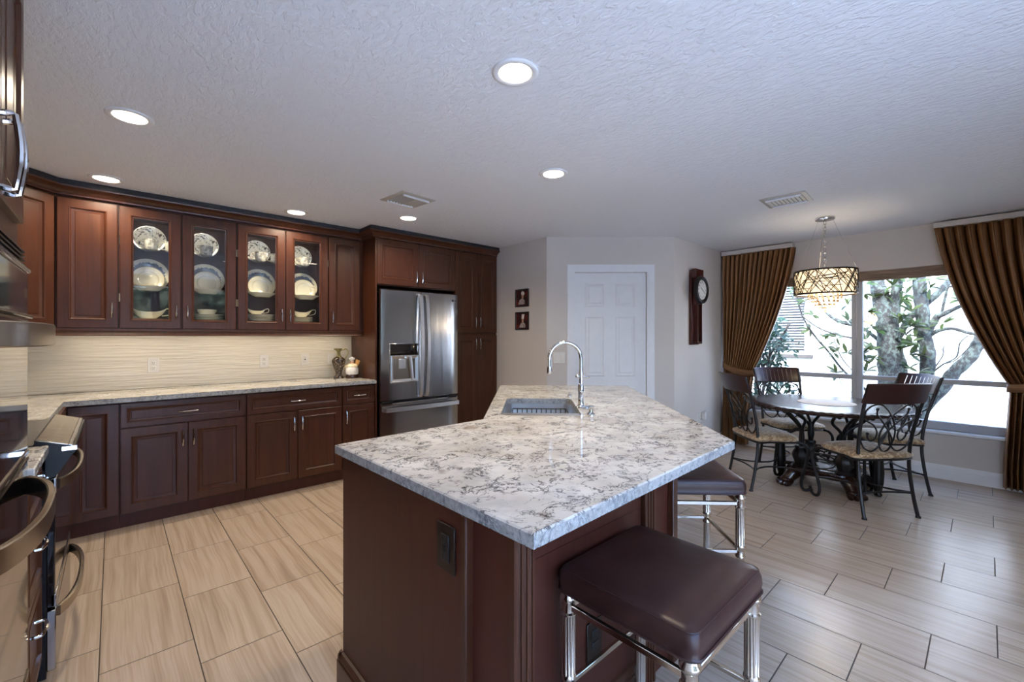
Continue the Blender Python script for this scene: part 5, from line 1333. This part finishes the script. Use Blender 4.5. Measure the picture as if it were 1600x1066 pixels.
limb([(1.02, .60, .02), (1.30, .88, .014), (1.47, 1.14, .014), (1.62, 1.35, .013), (1.73, 1.55, .012), (1.79, 1.72, .011), (1.83, 1.94, .010), (1.86, 2.2, .006)], jit=-.02, seg=7)
limb([(.80, .42, .03), (1.02, .60, .02)], seg=8)
limb([(1.12, .85, .008), (1.22, .91, .007), (1.33, 1.08, .007), (1.39, 1.27, .006), (1.40, 1.32, .005)], jit=-.03, seg=6); limb([(1.79, 1.72, .007), (1.76, 1.88, .006), (1.74, 1.94, .005)], seg=6)
limb([(1.38, .85, .006), (1.33, .70, .005), (1.22, .60, .004)], seg=5)
m.build('branches', 'bark', r, 60)
def leaf(mb, c, dirv, ln, wd, nrm):
    d = dirv.normalized(); s_ = d.cross(nrm)
    if s_.length < .05: s_ = d.cross(Vector((0.3, 1, .2)))
    s_.normalize(); n_ = s_.cross(d); bm = mb.bm
    prof = [(0, .04), (.25, .75), (.55, 1.0), (.82, .62), (1, .03)]; L_ = []; R__ = []; Cn = []
    for t_, w_ in prof:
        b_ = c + d * (ln * t_) + n_ * (-.25 * ln * t_ * t_)
        L_.append(bm.verts.new(b_ - s_ * wd * .5 * w_ + n_ * .12 * wd * w_)); R__.append(bm.verts.new(b_ + s_ * wd * .5 * w_ + n_ * .12 * wd * w_)); Cn.append(bm.verts.new(b_))
    for k in range(4):
        bm.faces.new((L_[k], Cn[k], Cn[k + 1], L_[k + 1])); bm.faces.new((Cn[k], R__[k], R__[k + 1], Cn[k + 1]))
rnd = random.Random(11); m = MB()
CL = [(1.08, 1.58), (1.03, 1.69), (1.01, 1.5), (1.05, 1.34), (1.07, 1.93), (.97, 1.1), (1.05, .93), (.7, 1.67), (.62, 1.67), (.68, 1.9), (.67, 1.39), (.68, 1.29), (.63, 1.16), (.53, 1.15), (.7, 1.23), (.65, .98), (.55, .95), (1.05, 2.05), (.67, 2.03), (.7, 1.82), (.35, 1.53), (.89, 1.9), (.79, 2.01), (.46, 1.95), (.37, 1.94), (.63, 1.5), (.59, 1.5), (.61, 1.31), (.42, 2.04), (.64, 2.06), (1.08, 1.17), (.74, 1.59), (.2, 1.79), (1.08, 1.08),
      (1.63, 1.68), (1.69, 1.47), (1.46, 1.42), (1.49, 1.35), (1.36, 1.37), (1.47, 1.24), (1.40, 1.16), (1.24, 1.79), (1.25, 1.58), (1.23, 1.16), (1.36, .89), (1.71, 1.87), (1.80, 2.0), (1.9, 2.05), (1.05, 2.3), (.8, 2.4), (.5, 2.4), (.2, 2.3), (1.4, 2.4), (.95, 1.45), (1.0, 1.2)]
for y, z in CL:
    n = rnd.randint(5, 8); x = TX_ - rnd.uniform(.05, .28)
    for k in range(n):
        dv = Vector((rnd.uniform(-.7, .4), rnd.uniform(-1, 1), rnd.uniform(-.5, 1.0))); leaf(m, Vector((x, y, z - .02)), dv, rnd.uniform(.10, .16), rnd.uniform(.04, .06), Vector((rnd.uniform(-1, 0), rnd.uniform(-.5, .5), 1)))
m.build('leaves', 'leaf', r, 180)
r = thing('shrub', 'dense dark green shrub outside behind the left curtain', 'shrub', (6.85, 2.2, GZ)); m = MB()
for k in range(9): m.tube(spline([(6.85, 2.25 + rnd.uniform(-.08, .08), GZ), (6.85 + rnd.uniform(-.1, .1), 2.2 + rnd.uniform(-.2, .2), .8), (6.85 + rnd.uniform(-.2, .2), 2.12 + rnd.uniform(-.3, .4), 1.55)], 4), [.014] * 8 + [.006], 6)
m.build('stems', 'bark_twig', r); m = MB()
for k in range(1300):
    z = rnd.uniform(.25, 1.75); lim = 1.74 + .20 * abs(sin(z * 5.0)) + max(0, (z - 1.3)) * .2; y = rnd.uniform(lim, 2.75); x = 6.85 + rnd.uniform(-.28, .28)
    dv = Vector((rnd.uniform(-1, .5), rnd.uniform(-1, .6), rnd.uniform(-.6, .7))); leaf(m, Vector((x, y, z)), dv, rnd.uniform(.07, .11), rnd.uniform(.035, .055), Vector((rnd.uniform(-1, 0), rnd.uniform(-.5, .5), 1)))
m.build('leaves', 'leaf_dark', r, 180)
